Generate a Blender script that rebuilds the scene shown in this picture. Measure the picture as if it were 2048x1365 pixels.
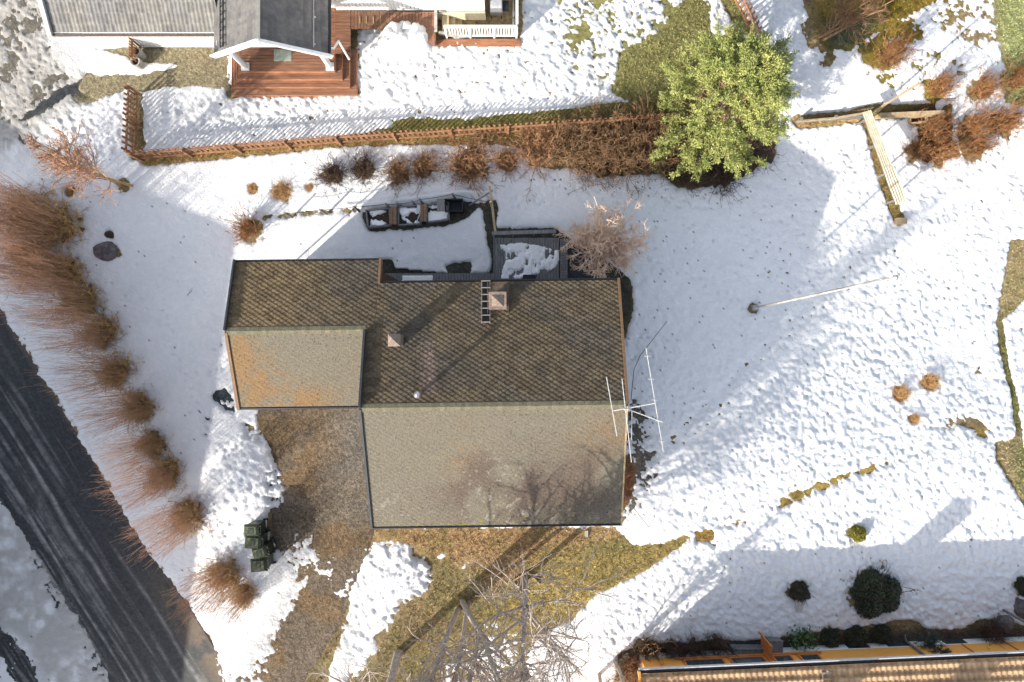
import bpy, math, random
import numpy as np
from math import radians as R, pi
for o in list(bpy.data.objects): bpy.data.objects.remove(o)
SC = bpy.context.scene; COL = SC.collection
# ---------------------------------------------------------------- camera, sky, sun
CH = 27.0; F = 1365.0
SUN_EL, SUN_AZ = R(27), R(42)          # light travels towards +x,+y (az from +x)
cam = bpy.data.cameras.new("camera"); camo = bpy.data.objects.new("camera", cam); COL.objects.link(camo)
camo.location = (0, 0, CH); cam.lens = 36 * F / 2048; cam.sensor_width = 36; cam.clip_end = 5000; cam.clip_start = .5
SC.camera = camo
w = bpy.data.worlds.new("World"); SC.world = w; w.use_nodes = True
nt = w.node_tree; bg = nt.nodes['Background']; sky = nt.nodes.new('ShaderNodeTexSky')
sky.sky_type = 'NISHITA'; sky.sun_disc = False; sky.sun_elevation = SUN_EL
sd = (-math.cos(SUN_AZ), -math.sin(SUN_AZ))            # towards the sun
sky.sun_rotation = math.atan2(sd[0], sd[1]); sky.altitude = 100; sky.dust_density = 2.2; sky.ozone_density = .6
hs_ = nt.nodes.new('ShaderNodeHueSaturation'); hs_.inputs['Saturation'].default_value = .6   # thin bright haze: paler skylight
nt.links.new(sky.outputs[0], hs_.inputs['Color']); nt.links.new(hs_.outputs[0], bg.inputs[0]); bg.inputs[1].default_value = .15
sl = bpy.data.lights.new("sun", 'SUN'); slo = bpy.data.objects.new("sun", sl); COL.objects.link(slo)
sl.energy = 4.0; sl.angle = R(.55); sl.color = (1, .93, .82)
slo.rotation_euler = (0, 0, 0)
from mathutils import Vector, Matrix
SD = Vector((sd[0]*math.cos(SUN_EL), sd[1]*math.cos(SUN_EL), math.sin(SUN_EL)))
slo.rotation_euler = SD.to_track_quat('Z', 'Y').to_euler(); slo.location = SD*60
SC.view_settings.view_transform = 'Standard'; SC.view_settings.look = 'None'; SC.view_settings.gamma = 1
SC.view_settings.exposure = 1.04
# ---------------------------------------------------------------- numbers
def hsh(i, j, s):
    h = (i.astype(np.int64)*374761393 + j.astype(np.int64)*668265263 + s*1442695041) & 0xffffffff
    h = ((h ^ (h >> 13))*1274126177) & 0xffffffff
    return ((h ^ (h >> 16)) & 0xffff)/65535.0
def vn(x, y, s=0):
    x = np.asarray(x, float); y = np.asarray(y, float)
    i = np.floor(x); j = np.floor(y); fx = x-i; fy = y-j
    fx = fx*fx*(3-2*fx); fy = fy*fy*(3-2*fy)
    a = hsh(i, j, s); b = hsh(i+1, j, s); c = hsh(i, j+1, s); d = hsh(i+1, j+1, s)
    return (a*(1-fx)+b*fx)*(1-fy)+(c*(1-fx)+d*fx)*fy*1.0
def fbm(x, y, s=0, o=4):
    r = 0; a = .5; t = 0
    for k in range(o):
        r = r + a*vn(x*2**k+k*17.3, y*2**k-k*9.1, s+k); t += a; a *= .5
    return r/t
def worley(x, y, s=0):
    i = np.floor(x); j = np.floor(y); d = np.full(x.shape, 9.)
    for a in (-1, 0, 1):
        for b in (-1, 0, 1):
            px = i+a+hsh(i+a, j+b, s); py = j+b+hsh(i+a, j+b, s+7)
            d = np.minimum(d, (px-x)**2+(py-y)**2)
    return np.sqrt(d)
def sstep(a, b, x):
    t = np.clip((x-a)/(b-a), 0, 1); return t*t*(3-2*t)
def G(px, py):           # terrain height under the ray of a pixel
    px = np.asarray(px, float); py = np.asarray(py, float)
    g = -1.5*sstep(1235, 1650, px)*sstep(1000, 560, py)
    g = g*(1-.55*sstep(330, 120, py))
    return g - .1*sstep(60, -200, px)
def P(px, py, z=0.):     # pixel of the photograph + height -> world
    return np.array([(px-1024)/F*(CH-z), (682.5-py)/F*(CH-z), z], float)
def PG(px, py, dz=0.):
    g = float(G(px, py)); p = P(px, py, g); p[2] += dz; return p
# ---------------------------------------------------------------- objects
ORG = {}
def link(o):
    COL.objects.link(o); return o
def fast_mesh(name, V, Fc, cols=None, smooth=False):
    V = np.asarray(V, np.float32); me = bpy.data.meshes.new(name)
    if isinstance(Fc, np.ndarray):
        n, k = Fc.shape; me.vertices.add(len(V)); me.vertices.foreach_set('co', V.ravel())
        me.loops.add(n*k); me.loops.foreach_set('vertex_index', Fc.astype(np.int32).ravel())
        me.polygons.add(n); me.polygons.foreach_set('loop_start', np.arange(0, n*k, k, dtype=np.int32))
        me.polygons.foreach_set('loop_total', np.full(n, k, np.int32)); me.update(calc_edges=True)
    else:
        me.from_pydata(V.tolist(), [], Fc); me.update()
    if cols:
        for nm, c in cols.items():
            c = np.asarray(c, np.float32)
            if c.ndim == 1: a = me.attributes.new(nm, 'FLOAT', 'POINT'); a.data.foreach_set('value', c)
            else:
                if c.shape[1] == 3: c = np.c_[c, np.ones(len(c))]
                a = me.attributes.new(nm, 'FLOAT_COLOR', 'POINT'); a.data.foreach_set('color', c.astype(np.float32).ravel())
    if smooth: me.polygons.foreach_set('use_smooth', np.ones(len(me.polygons), bool))
    return me
def tag(o, label=None, cat=None, group=None, kind=None):
    if label: o['label'] = label
    if cat: o['category'] = cat
    if group: o['group'] = group
    if kind: o['kind'] = kind
    return o
def empty(name, loc, label=None, cat=None, group=None, rz=0):
    o = link(bpy.data.objects.new(name, None)); o.location = loc; o.rotation_euler = (0, 0, rz); o.empty_display_size = .2
    ORG[o.name] = np.array(loc, float); return tag(o, label, cat, group)
def put(name, V, Fc, m, parent=None, cols=None, smooth=False, base=None):
    V = np.asarray(V, float)
    org = ORG[parent.name] if parent else (np.array(base, float) if base is not None else np.zeros(3))
    me = fast_mesh(name, V-org, Fc, cols, smooth)
    if m: me.materials.append(m)
    o = link(bpy.data.objects.new(name, me))
    if parent: o.parent = parent
    else: o.location = org
    ORG[o.name] = org
    return o
def copy_tree(o, parent=None):
    c = o.copy(); COL.objects.link(c); c.parent = parent
    for ch in list(o.children): copy_tree(ch, c)
    return c
class MB:
    def __init__(s): s.v = []; s.f = []; s.n = 0
    def add(s, V, Fc):
        s.v.append(np.asarray(V, float)); s.f += [tuple(i+s.n for i in f) for f in Fc]; s.n += len(V); return s
    def hexa(s, a):     # 8 corners: bottom 4 ccw, top 4
        return s.add(a, [(3, 2, 1, 0), (4, 5, 6, 7), (0, 1, 5, 4), (1, 2, 6, 5), (2, 3, 7, 6), (3, 0, 4, 7)])
    def box(s, x0, x1, y0, y1, z0, z1):
        return s.hexa([(x0, y0, z0), (x1, y0, z0), (x1, y1, z0), (x0, y1, z0), (x0, y0, z1), (x1, y0, z1), (x1, y1, z1), (x0, y1, z1)])
    def prism(s, poly, z0, z1):
        n = len(poly); A = sum(poly[i][0]*poly[(i+1) % n][1]-poly[(i+1) % n][0]*poly[i][1] for i in range(n))
        if A < 0: poly = poly[::-1]
        V = [(p[0], p[1], z0) for p in poly]+[(p[0], p[1], z1) for p in poly]
        return s.add(V, [tuple(range(n-1, -1, -1)), tuple(range(n, 2*n))]+[(i, (i+1) % n, n+(i+1) % n, n+i) for i in range(n)])
    def bar(s, a, b, w, h=None, up=(0, 0, 1)):
        a = Vector(a); b = Vector(b); h = h or w; d = (b-a).normalized(); u = Vector(up)
        if abs(d.dot(u)) > .97: u = Vector((0, 1, 0))
        x = d.cross(u).normalized(); y = x.cross(d).normalized(); x *= w/2; y *= h/2
        return s.hexa([a-x-y, a+x-y, b+x-y, b-x-y, a-x+y, a+x+y, b+x+y, b-x+y])
    def tube(s, pts, r, n=8, cap=True):
        pts = [Vector(p) for p in pts]; r = r if hasattr(r, '__len__') else [r]*len(pts); V = []; Fc = []
        for i, p in enumerate(pts):
            d = (pts[min(i+1, len(pts)-1)]-pts[max(i-1, 0)]).normalized(); u = Vector((0, 0, 1)) if abs(d.z) < .95 else Vector((1, 0, 0))
            x = d.cross(u).normalized(); y = x.cross(d).normalized()
            for k in range(n):
                a = 2*pi*k/n; V.append(p+(x*math.cos(a)+y*math.sin(a))*r[i])
        for i in range(len(pts)-1):
            for k in range(n):
                Fc.append((i*n+k, i*n+(k+1) % n, (i+1)*n+(k+1) % n, (i+1)*n+k))
        if cap: Fc += [tuple(range(n-1, -1, -1)), tuple(range((len(pts)-1)*n, len(pts)*n))]
        return s.add(V, Fc)
    def lathe(s, c, prof, n=16):
        V = []; Fc = []
        for (r, z) in prof:
            for k in range(n): V.append((c[0]+r*math.cos(2*pi*k/n), c[1]+r*math.sin(2*pi*k/n), c[2]+z))
        for i in range(len(prof)-1):
            for k in range(n): Fc.append((i*n+k, i*n+(k+1) % n, (i+1)*n+(k+1) % n, (i+1)*n+k))
        Fc.append(tuple(range((len(prof)-1)*n, len(prof)*n))); Fc.append(tuple(range(n-1, -1, -1)))
        return s.add(V, Fc)
    def build(s, name, m, parent=None, smooth=False, base=None):
        return put(name, np.concatenate([np.array([tuple(q) for q in v]) for v in s.v]), s.f, m, parent, smooth=smooth, base=base)
# ---------------------------------------------------------------- materials
def nn(nt, t, **k):
    n = nt.nodes.new(t)
    for a, b in k.items():
        if a in ('operation', 'blend_type', 'data_type', 'attribute_name', 'noise_dimensions', 'feature', 'wave_type', 'bands_direction'): setattr(n, a, b)
        else: n.inputs[a].default_value = b
    return n
MC = {}
def mat(name, c1, c2=None, scale=6., rough=.8, bump=.15, bscale=40., stretch=(1, 1, 1), metal=0., attr=False, c3=None, var=.0, spec=.3):
    if name in MC: return MC[name]
    m = bpy.data.materials.new(name); m.use_nodes = True; t = m.node_tree; b = t.nodes['Principled BSDF']; L = t.links.new
    b.inputs['Roughness'].default_value = rough; b.inputs['Metallic'].default_value = metal; b.inputs['Specular IOR Level'].default_value = spec
    tc = nn(t, 'ShaderNodeTexCoord'); mp = nn(t, 'ShaderNodeMapping'); mp.inputs['Scale'].default_value = stretch; L(tc.outputs['Object'], mp.inputs[0])
    n1 = nn(t, 'ShaderNodeTexNoise', Scale=scale, Detail=6., Roughness=.65); L(mp.outputs[0], n1.inputs[0])
    rp = t.nodes.new('ShaderNodeValToRGB'); L(n1.outputs[0], rp.inputs[0]); e = rp.color_ramp.elements
    c2 = c2 or tuple(x*.7 for x in c1)
    e[0].position = .34; e[0].color = (*c2, 1); e[1].position = .64; e[1].color = (*c1, 1)
    if c3: q = e.new(.76); q.color = (*c3, 1)
    out = rp.outputs[0]
    if attr:
        at = nn(t, 'ShaderNodeAttribute', attribute_name='Col'); mx = nn(t, 'ShaderNodeMixRGB', blend_type='MULTIPLY', Fac=1.)
        L(at.outputs['Color'], mx.inputs[1]); L(out, mx.inputs[2]); out = mx.outputs[0]
    if var:
        oi = nn(t, 'ShaderNodeObjectInfo'); hs = nn(t, 'ShaderNodeHueSaturation'); mr = nn(t, 'ShaderNodeMapRange')
        mr.inputs['To Min'].default_value = 1-var; mr.inputs['To Max'].default_value = 1+var
        L(oi.outputs['Random'], mr.inputs[0]); L(mr.outputs[0], hs.inputs['Value']); L(out, hs.inputs['Color']); out = hs.outputs[0]
    L(out, b.inputs['Base Color'])
    if bump:
        n2 = nn(t, 'ShaderNodeTexNoise', Scale=bscale, Detail=4.); bp = nn(t, 'ShaderNodeBump', Strength=bump, Distance=.03)
        L(mp.outputs[0], n2.inputs[0]); L(n2.outputs[0], bp.inputs['Height']); L(bp.outputs[0], b.inputs['Normal'])
    MC[name] = m; return m
# ---------------------------------------------------------------- painting fields in map space
STEP = 3
gx = np.arange(-402, 2450, STEP, dtype=float); gy = np.arange(-402, 1770, STEP, dtype=float)
GX, GY = np.meshgrid(gx, gy)
def pmask(poly, X=GX, Y=GY):
    poly = [(x-300 if -160 <= x <= -140 else x+300 if 2195 <= x < 2210 else x, y-300 if -160 <= y <= -140 else y+300 if 1515 <= y < 1530 else y) for x, y in poly]     # reach past the picture edge
    m = np.zeros(X.shape, bool); n = len(poly)
    for i in range(n):
        x0, y0 = poly[i]; x1, y1 = poly[(i+1) % n]
        if y0 == y1: continue
        c = ((Y >= min(y0, y1)) & (Y < max(y0, y1))); xi = x0+(Y-y0)*(x1-x0)/(y1-y0)
        m ^= c & (X < xi)
    return m.astype(float)
def blur(a, r):
    r = max(1, int(r/STEP))
    for ax in (0, 1):
        for _ in range(2):
            p = np.pad(a, [(r+1, r) if k == ax else (0, 0) for k in (0, 1)], mode='edge'); c = np.cumsum(p, ax); n = a.shape[ax]
            s0 = [slice(None)]*2; s1 = [slice(None)]*2; s0[ax] = slice(0, n); s1[ax] = slice(2*r+1, 2*r+1+n)
            a = (c[tuple(s1)]-c[tuple(s0)])/(2*r+1)
    return a
def pm(poly, r=6): return blur(pmask(poly), r)
def disc(x, y, rx, ry=None): return np.clip(1.5-np.sqrt(((GX-x)/rx)**2+((GY-y)/(ry or rx))**2), 0, 1)
def stroke(pts, w):
    d = np.full(GX.shape, 1e9)
    for (x0, y0), (x1, y1) in zip(pts[:-1], pts[1:]):
        t = np.clip(((GX-x0)*(x1-x0)+(GY-y0)*(y1-y0))/((x1-x0)**2+(y1-y0)**2), 0, 1)
        d = np.minimum(d, np.hypot(GX-x0-t*(x1-x0), GY-y0-t*(y1-y0)))
    return np.clip(1.5-d/w, 0, 1)
N1 = fbm(GX/26, GY/26, 1, 5); N2 = fbm(GX/9, GY/9, 5, 3); NB = fbm(GX/90, GY/90, 9, 4); N3 = fbm(GX/14, GY/14, 21, 4)
HOLES = []       # (x, y, rx, ry) bare spots under shrubs, filled below
SHR = dict(
 straw=[(507, 378, .26, .3, 'small tuft of brown dead stalks, leftmost under the picket fence'), (566, 383, .48, .45, 'squarish clump of matted straw under the picket fence'),
        (620, 376, .2, .3, 'tiny brown tuft between the matted straw clump and the dark shrubs'), (1800, 788, .4, .55, 'tan grass clump on open snow, left of a pair'),
        (1858, 765, .4, .6, 'tan grass clump on open snow casting the longest shadow'), (1828, 838, .24, .35, 'smallest tan grass clump, below the pair on open snow'),
        (143, 383, .26, .4, 'low tan tuft left of the leaning young tree')],
)
bare = [
 (1, 5, [(258, 185), (284, 190), (290, 318), (262, 322)]),
 (1, 5, [(262, 308), (400, 300), (683, 276), (780, 255), (800, 240), (950, 237), (1100, 222), (1210, 208), (1340, 198), (1345, 300), (1300, 350), (1200, 352), (1120, 330), (1050, 300), (1000, 288), (700, 292), (500, 312), (400, 322), (285, 333)]),
 (1, 7, [(1050, 262), (1345, 240), (1560, 240), (1550, 320), (1500, 345), (1450, 372), (1370, 380), (1320, 350), (1290, 335), (1250, 350), (1190, 355), (1160, 338), (1120, 338), (1075, 335), (1050, 310)]),
 (1, 9, [(1225, 170), (1240, 105), (1290, 75), (1330, 55), (1345, 15), (1400, -20), (1425, 20), (1420, 70), (1470, 75), (1560, 120), (1520, 240), (1340, 240), (1225, 188)]),
 (.42, 14, [(1100, -30), (1430, -30), (1430, 60), (1320, 80), (1240, 120), (1230, 190), (1190, 180), (1120, 110)]),
 (.9, 4, [(1430, -150), (1438, -10), (1463, 45), (1500, 78), (1520, 72), (1462, -10), (1470, -150)]),
 (1, 14, [(1615, -150), (1605, 0), (1620, 60), (1645, 90), (1700, 105), (1740, 80), (1790, 45), (1830, 25), (1900, -10), (1960, -150)]),
 (.75, 12, [(1690, 115), (1720, 80), (1800, 30), (1850, 50), (1820, 110), (1790, 140), (1750, 148), (1720, 125)]),
 (1, 14, [(1960, -150), (1985, 0), (1990, 60), (2005, 120), (2015, 150), (2000, 190), (2035, 215), (2200, 200), (2200, -150)]),
 (.5, 18, [(1850, -10), (1990, -10), (2005, 150), (1940, 110), (1850, 50)]),
 (.36, 14, [(1760, 90), (1900, 80), (1960, 160), (1900, 205), (1800, 190), (1700, 175)]),
 (.7, 10, [(1600, 30), (1640, 10), (1680, 130), (1640, 140), (1610, 80)]),
 (1, 3, [(1580, 232), (1700, 222), (1740, 208), (1870, 208), (1880, 236), (1745, 238), (1737, 244), (1758, 300), (1800, 410), (1812, 445), (1792, 450), (1765, 390), (1744, 310), (1722, 246), (1590, 258)]),
 (1, 5, [(1818, 235), (1870, 235), (1885, 215), (1905, 205), (1905, 280), (1925, 312), (1890, 322), (1850, 312), (1822, 322), (1814, 300), (1850, 270), (1820, 255)]),
 (.95, 5, [(2022, 480), (2060, 480), (2050, 600), (2006, 640), (2016, 720), (2036, 800), (2048, 900), (2200, 900), (2200, 1010), (2048, 1015), (2030, 980), (1990, 920), (1992, 885), (2030, 880), (2022, 800), (1998, 700), (1994, 640), (2008, 560)]),
 (.6, 5, [(1540, 1018), (1560, 996), (1640, 964), (1700, 938), (1840, 902), (1840, 910), (1760, 943), (1700, 962), (1560, 1020)]),
 (.62, 8, [(1880, 868), (1900, 832), (1950, 830), (1985, 865), (1970, 880), (1930, 856)]),
 (1, 5, [(1388, 1062), (1430, 1055), (1430, 1080), (1392, 1085)]),
 (.6, 4, [(1440, 1048), (1500, 1037), (1500, 1050), (1440, 1058)]), (.6, 3, [(1210, 1290), (1225, 1270), (1240, 1262), (1225, 1290)]),
 (1, 8, [(520, 795), (760, 795), (745, 1055), (1235, 1055), (1260, 1092), (1330, 1086), (1385, 1066), (1370, 1090), (1290, 1140), (1250, 1165), (1190, 1190), (1150, 1235), (1060, 1290), (1050, 1420), (1040, 1520), (380, 1520), (470, 1360), (520, 1290), (560, 1230), (590, 1150), (540, 1080), (540, 1010), (535, 960), (545, 905), (515, 850)]),
 (.5, 9, [(1245, 780), (1270, 790), (1300, 830), (1320, 900), (1320, 960), (1290, 1010), (1250, 1050), (1235, 1060), (1235, 950)]),
 (1, 4, [(1235, 900), (1268, 920), (1272, 965), (1258, 1010), (1235, 1030)]),
 (1, 4, [(760, 546), (984, 548), (984, 480), (979, 400), (995, 400), (995, 458), (1110, 458), (1130, 470), (1240, 540), (1262, 560), (1268, 620), (1250, 680), (1230, 700), (760, 610)]),
 (1, 6, [(757, 518), (790, 522), (800, 560), (757, 570)]), (.8, 5, [(890, 530), (945, 522), (945, 548), (895, 550)]),
 (1, 4, [(722, 424), (745, 419), (870, 407), (905, 402), (945, 404), (965, 408), (984, 396), (993, 470), (978, 500), (968, 440), (960, 412), (938, 432), (900, 450), (860, 457), (740, 464), (730, 445)]),
 (.75, 2, [(520, 430), (650, 419), (730, 414), (730, 424), (650, 430), (520, 440)]),
 (1, 5, [(1228, 1400), (1235, 1310), (1290, 1287), (1480, 1282), (1550, 1276), (1620, 1266), (1700, 1257), (1790, 1242), (1830, 1242), (1860, 1260), (1920, 1260), (1960, 1238), (2010, 1242), (2048, 1252), (2200, 1252), (2200, 1400)]),
 (1, 7, [(140, 175), (190, 135), (240, 150), (270, 155), (300, 150), (330, 120), (455, 95), (455, 182), (400, 170), (290, 180), (250, 178), (200, 200), (150, 210)]),
 (1, 5, [(188, 97), (455, 92), (455, 130), (300, 128), (255, 118), (250, 112), (200, 106)]),
 (.98, 5, [(450, 170), (715, 170), (718, 190), (450, 196)]), (.9, 6, [(690, 55), (715, 60), (715, 120), (705, 180), (690, 180)]),
 (.8, 4, [(870, 78), (1042, 72), (1042, 86), (870, 90)]), (1, 4, [(1026, -30), (1045, -30), (1045, 60), (1030, 84)]),
 (.43, 22, [(-150, -150), (85, -150), (110, 90), (140, 110), (170, 150), (205, 190), (120, 225), (60, 280), (0, 310), (-150, 330)]),
 (1, 6, [(120, 175), (160, 160), (165, 180), (130, 195), (90, 225), (60, 240), (30, 250), (60, 225)]),
 (.98, 9, [(-402, -20), (0, 618), (100, 778), (200, 946), (300, 1107), (380, 1215), (460, 1343), (500, 1420), (760, 1800), (480, 1800), (240, 1380), (185, 1290), (110, 1170), (60, 1090), (20, 1020), (-60, 940), (-402, 480)]),
 (.66, 6, [(-20, 1225), (30, 1280), (72, 1330), (100, 1420), (60, 1420), (-10, 1290)]),
 (.38, 10, [(60, 1090), (110, 1150), (190, 1270), (240, 1370), (200, 1370), (120, 1230), (60, 1140)]),
 (.6, 5, [(418, 792), (448, 776), (476, 800), (474, 836), (440, 815)]), (.62, 4, [(408, 830), (425, 835), (420, 870), (406, 880)]),
 (.52, 12, [(480, 830), (540, 850), (545, 900), (500, 880)]),
 (.9, 4, [(190, 492), (232, 490), (245, 512), (215, 522), (192, 508)]), (.9, 3, [(212, 462), (225, 462), (230, 478), (215, 476)]),
 (.9, 4, [(2030, 1195), (2048, 1200), (2060, 1240), (2040, 1235)]), (1, 6, [(1712, 1160), (1760, 1150), (1786, 1165), (1784, 1205), (1740, 1215), (1710, 1205)]),
]
snowy = [
 (.97, 16, [(740, 1080), (780, 1080), (850, 1112), (865, 1150), (855, 1185), (800, 1200), (790, 1230), (760, 1262), (750, 1300), (740, 1330), (690, 1365), (700, 1420), (600, 1520), (560, 1520), (660, 1320), (685, 1290), (705, 1200), (722, 1140)]),
 (.66, 14, [(560, 1090), (600, 1055), (640, 1080), (645, 1150), (610, 1190), (600, 1230), (560, 1270), (545, 1330), (530, 1420), (450, 1420), (430, 1300), (500, 1260), (535, 1200), (535, 1120)]),
 (.55, 6, [(905, 1135), (930, 1112), (950, 1118), (945, 1135), (915, 1148)]), (.5, 4, [(870, 1108), (905, 1105), (890, 1118), (872, 1118)]),
 (.5, 14, [(970, 1240), (1040, 1250), (1050, 1400), (900, 1400), (880, 1330), (960, 1300)]),
 (.5, 12, [(640, 1100), (720, 1100), (700, 1200), (650, 1210)]),
 (.6, 8, [(530, 900), (575, 930), (570, 1010), (540, 1020)]),
 (1, 4, [(115, 72), (160, 70), (185, 95), (255, 125), (258, 142), (200, 155), (165, 140), (130, 125), (110, 110)]),
 (1, 4, [(287, 133), (310, 125), (340, 128), (390, 128), (345, 140), (300, 145)]),
 (.6, 6, [(1820, 240), (1850, 260), (1840, 290), (1820, 275)]),
]
def shrub_hole(x, y, r): HOLES.append((x, y, r))
# shrubs: (px, py, radius m, height m, kind, label, group)
SH = []
def sh(kind, group, cat, rows):
    for (x, y, r, h, lab) in rows: SH.append((x, y, r, h, kind, lab, group, cat))
sh('straw', 'tufts of dead grass in the snow', 'grass tuft', SHR['straw'])
sh('dark', 'small bare shrubs below the picket fence', 'shrub', [
 (668, 352, .52, .8, 'dark wiry shrub, leftmost round shrub of the row below the picket fence'), (728, 340, .55, .8, 'dark purplish wiry shrub, second round shrub from the left below the picket fence')])
sh('red', 'small bare shrubs below the picket fence', 'shrub', [
 (797, 350, .55, .75, 'rust brown shrub just above the middle raised bed'), (850, 338, .58, .75, 'round tan brown shrub between the rust brown shrub and the biggest one of the row'),
 (940, 330, .9, .95, 'biggest round rusty shrub of the row, above the dark cold frame'), (1015, 322, .52, .75, 'narrow rusty shrub right of the biggest round one'),
 (1078, 305, .78, .95, 'rusty shrub whose top meets the picket fence, right of a snow gap')])
sh('tan', 'dense shrubs beside the conifer', 'shrub', [
 (1140, 292, .85, 1.2, 'tan brown shrub at the left end of the dense thicket by the fence'), (1185, 318, .85, 1.1, 'low tan shrub on the snow edge of the thicket, left part'),
 (1205, 272, .8, 1.2, 'shrub against the picket fence in the middle of the thicket'), (1250, 312, .95, 1.25, 'widest tan shrub in the middle of the thicket'),
 (1275, 270, .8, 1.2, 'shrub against the picket fence next to the conifer'), (1315, 300, .8, 1.2, 'thicket shrub touching the left side of the conifer')])
sh('dark', 'dark shrubs under the conifer', 'shrub', [
 (1365, 345, .7, .8, 'dark shrub in the conifer shade, left one'), (1440, 345, .8, .6, 'low dark shrub in the conifer shade, middle one'), (1505, 308, .65, .8, 'reddish dark shrub peeking out right of the conifer foot')])
sh('orange', 'orange brown bushes at the right edge', 'bush', [
 (1770, 118, .65, 1.6, 'rusty bush on mossy ground beside the wire shadow'), (1868, 180, .6, 1.3, 'rusty bush right behind the end of the plank fence'), (1955, 182, .6, 1.2, 'round rusty bush alone on snow near the upper right'),
 (2025, 165, .6, 1.2, 'olive brown bush on the green grass at the right edge'), (1860, 262, .75, 1.3, 'rusty bush right of the small plank frame'), (1868, 305, .7, 1.2, 'dense rusty bush below the plank frame'),
 (1828, 305, .5, .7, 'low brown bush at the tip of the melted bed'), (1940, 258, .65, 1.3, 'dark red bush, upper of the tall pair near the right edge'), (1945, 298, .6, 1.1, 'dark red bush, lower of the tall pair near the right edge'), (2000, 250, .7, 1.3, 'rusty bush half out of the picture at the right edge')])
sh('hedge', 'tall roadside hedge bushes', 'hedge bush', [
 (118, 455, 1.15, 4.2, 'largest hedge bush, golden and tangled, nearest the young leaning tree'), (60, 430, 1.1, 3.6, 'hedge bush at the left picture edge'), (70, 520, 1.0, 3.4, 'golden hedge bush below the largest one, towards the road'),
 (135, 550, .95, 3.6, 'hedge bush left of the dark rock in the yard'), (168, 605, .95, 3.6, 'hedge bush just under the rock, with arching top'), (210, 668, .85, 3.6, 'hedge bush level with the short roof ridge'),
 (238, 745, .82, 3.5, 'darker hedge bush level with the flue pipe'), (282, 815, .8, 3.5, 'hedge bush left of the garage wing corner'), (308, 888, .62, 3.3, 'smallest hedge bush of the row'),
 (335, 948, .85, 3.4, 'bright golden hedge bush left of the ploughed snow'), (380, 1030, .85, 3.4, 'golden hedge bush left of the row of bins'), (452, 1148, .85, 3.0, 'golden hedge bush touching the bins'), (490, 1190, .6, 2.0, 'last hedge bush, low and brown, below the bins')])
sh('light', None, 'bush', [(503, 462, .55, 1.9, 'orange brown bush at the corner of the low roof'), ])
sh('curly', None, 'bush', [(1296, 1300, .62, 1.3, 'tan bush with thick curly stems at the corner of the orange house')])
sh('dark', 'purple brown bushes along the orange house', 'bush', [
 (1345, 1300, .5, .9, 'dark bush right of the curly tan one by the orange wall'), (1385, 1298, .5, .9, 'middle one of the dark bushes left of the grey terrace'), (1430, 1294, .55, .9, 'dark bush next to the grey timber terrace')])
sh('red', None, 'bush', [(1262, 1335, .6, 1.0, 'reddish bush at the bottom edge beside the orange house corner')])
sh('cover', 'dark evergreen cushions along the orange house', 'shrub', [
 (1660, 1275, .5, .45, 'dark cushion plant next to the green climbing leaves'), (1710, 1272, .55, .5, 'dark cushion plant in the middle of the bed'), (1760, 1266, .5, .5, 'dark cushion plant left of the small blue green conifer')])
sh('leafdark', None, 'shrub', [(1747, 1184, 1.2, 1.0, 'big wide dark evergreen shrub in the shaded snow')])
sh('leafsmall', None, 'shrub', [(1597, 1182, .5, .6, 'small round dark shrub above the pale plank in the shade')])
sh('yellow', None, 'shrub', [(1712, 1066, .4, .7, 'small yellow green shrub on the edge of the house shadow')])
sh('leafedge', None, 'shrub', [(2048, 1172, .5, .6, 'dark evergreen shrub cut by the right picture edge')])
sh('dark', None, 'bush', [(1985, 1268, .6, .8, 'tangled bare bush in front of the garden rock')])
# ---------------------------------------------------------------- snow / ground fields
B = np.zeros(GX.shape)
for w_, r_, p_ in bare: B = np.maximum(B, w_*pm(p_, r_))
for w_, r_, p_ in snowy: B = B*(1-w_*pm(p_, r_))
for (x, y, r, h, k, *_r) in SH:
    q = r*50; B = np.maximum(B, {'hedge': .55, 'cover': 1, 'light': .9}.get(k, .85)*disc(x, y, q*.8))
B = np.maximum(B, disc(1507, 617, 11)*.95); B = np.maximum(B, disc(248, 372, 15, 15)*.7); B = np.maximum(B, disc(1410, 1072, 14)*.9)
B = np.maximum(B, disc(1190, 505, 55, 55)*.6)
N4 = fbm(GX/5, GY/5, 33, 2)
mid = np.clip(B*4, 0, 1)*np.clip((1.05-B)*4, 0, 1)
s = .5-B+(N1-.5)*.62+(N2-.5)*.42+((N3-.5)*.45+(N4-.5)*.4)*mid
T = np.where(s > 0, .11*(1-np.exp(-1.9*np.maximum(s, 0))), s*.22)
on = sstep(0, .25, s)
zr = pm([(1300, 900), (1600, 560), (1690, 400), (1560, 250), (1720, 225), (1830, 330), (2048, 250), (2200, 250), (2200, 1400), (1560, 1260), (1440, 1250), (1180, 1340), (1180, 1230), (1330, 1090)], 30)
zt = pm([(690, 40), (1340, -20), (1600, -20), (1620, 220), (1240, 200), (700, 270), (290, 300), (290, 190), (450, 190)], 20)
zl = pm([(60, 300), (150, 200), (260, 190), (262, 300), (120, 350)], 14)
zp = pm([(395, 1000), (440, 890), (500, 860), (535, 930), (530, 1020), (480, 1130), (400, 1090)], 12)+pm([(740, 1085), (850, 1112), (865, 1150), (760, 1262), (690, 1340), (720, 1140)], 10)
W1 = worley(GX/13+N1*1.2, GY/13+N2*.8, 3); W2 = worley(GX/21+N1, GY/21, 13)
relief = zr*((.62-W1)*.055*(.5+NB)+(N3-.5)*.06+(N4-.5)*.10+(N2-.5)*.05)+zt*((.55-W2)*.03+(N2-.5)*.12+(N3-.5)*.06+(N4-.5)*.11)+(zl+zp)*((N3-.5)*.10+(N2-.5)*.09+(N4-.5)*.09)+(N3-.5)*.012+(NB-.5)*.05+(N2-.5)*.006
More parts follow.
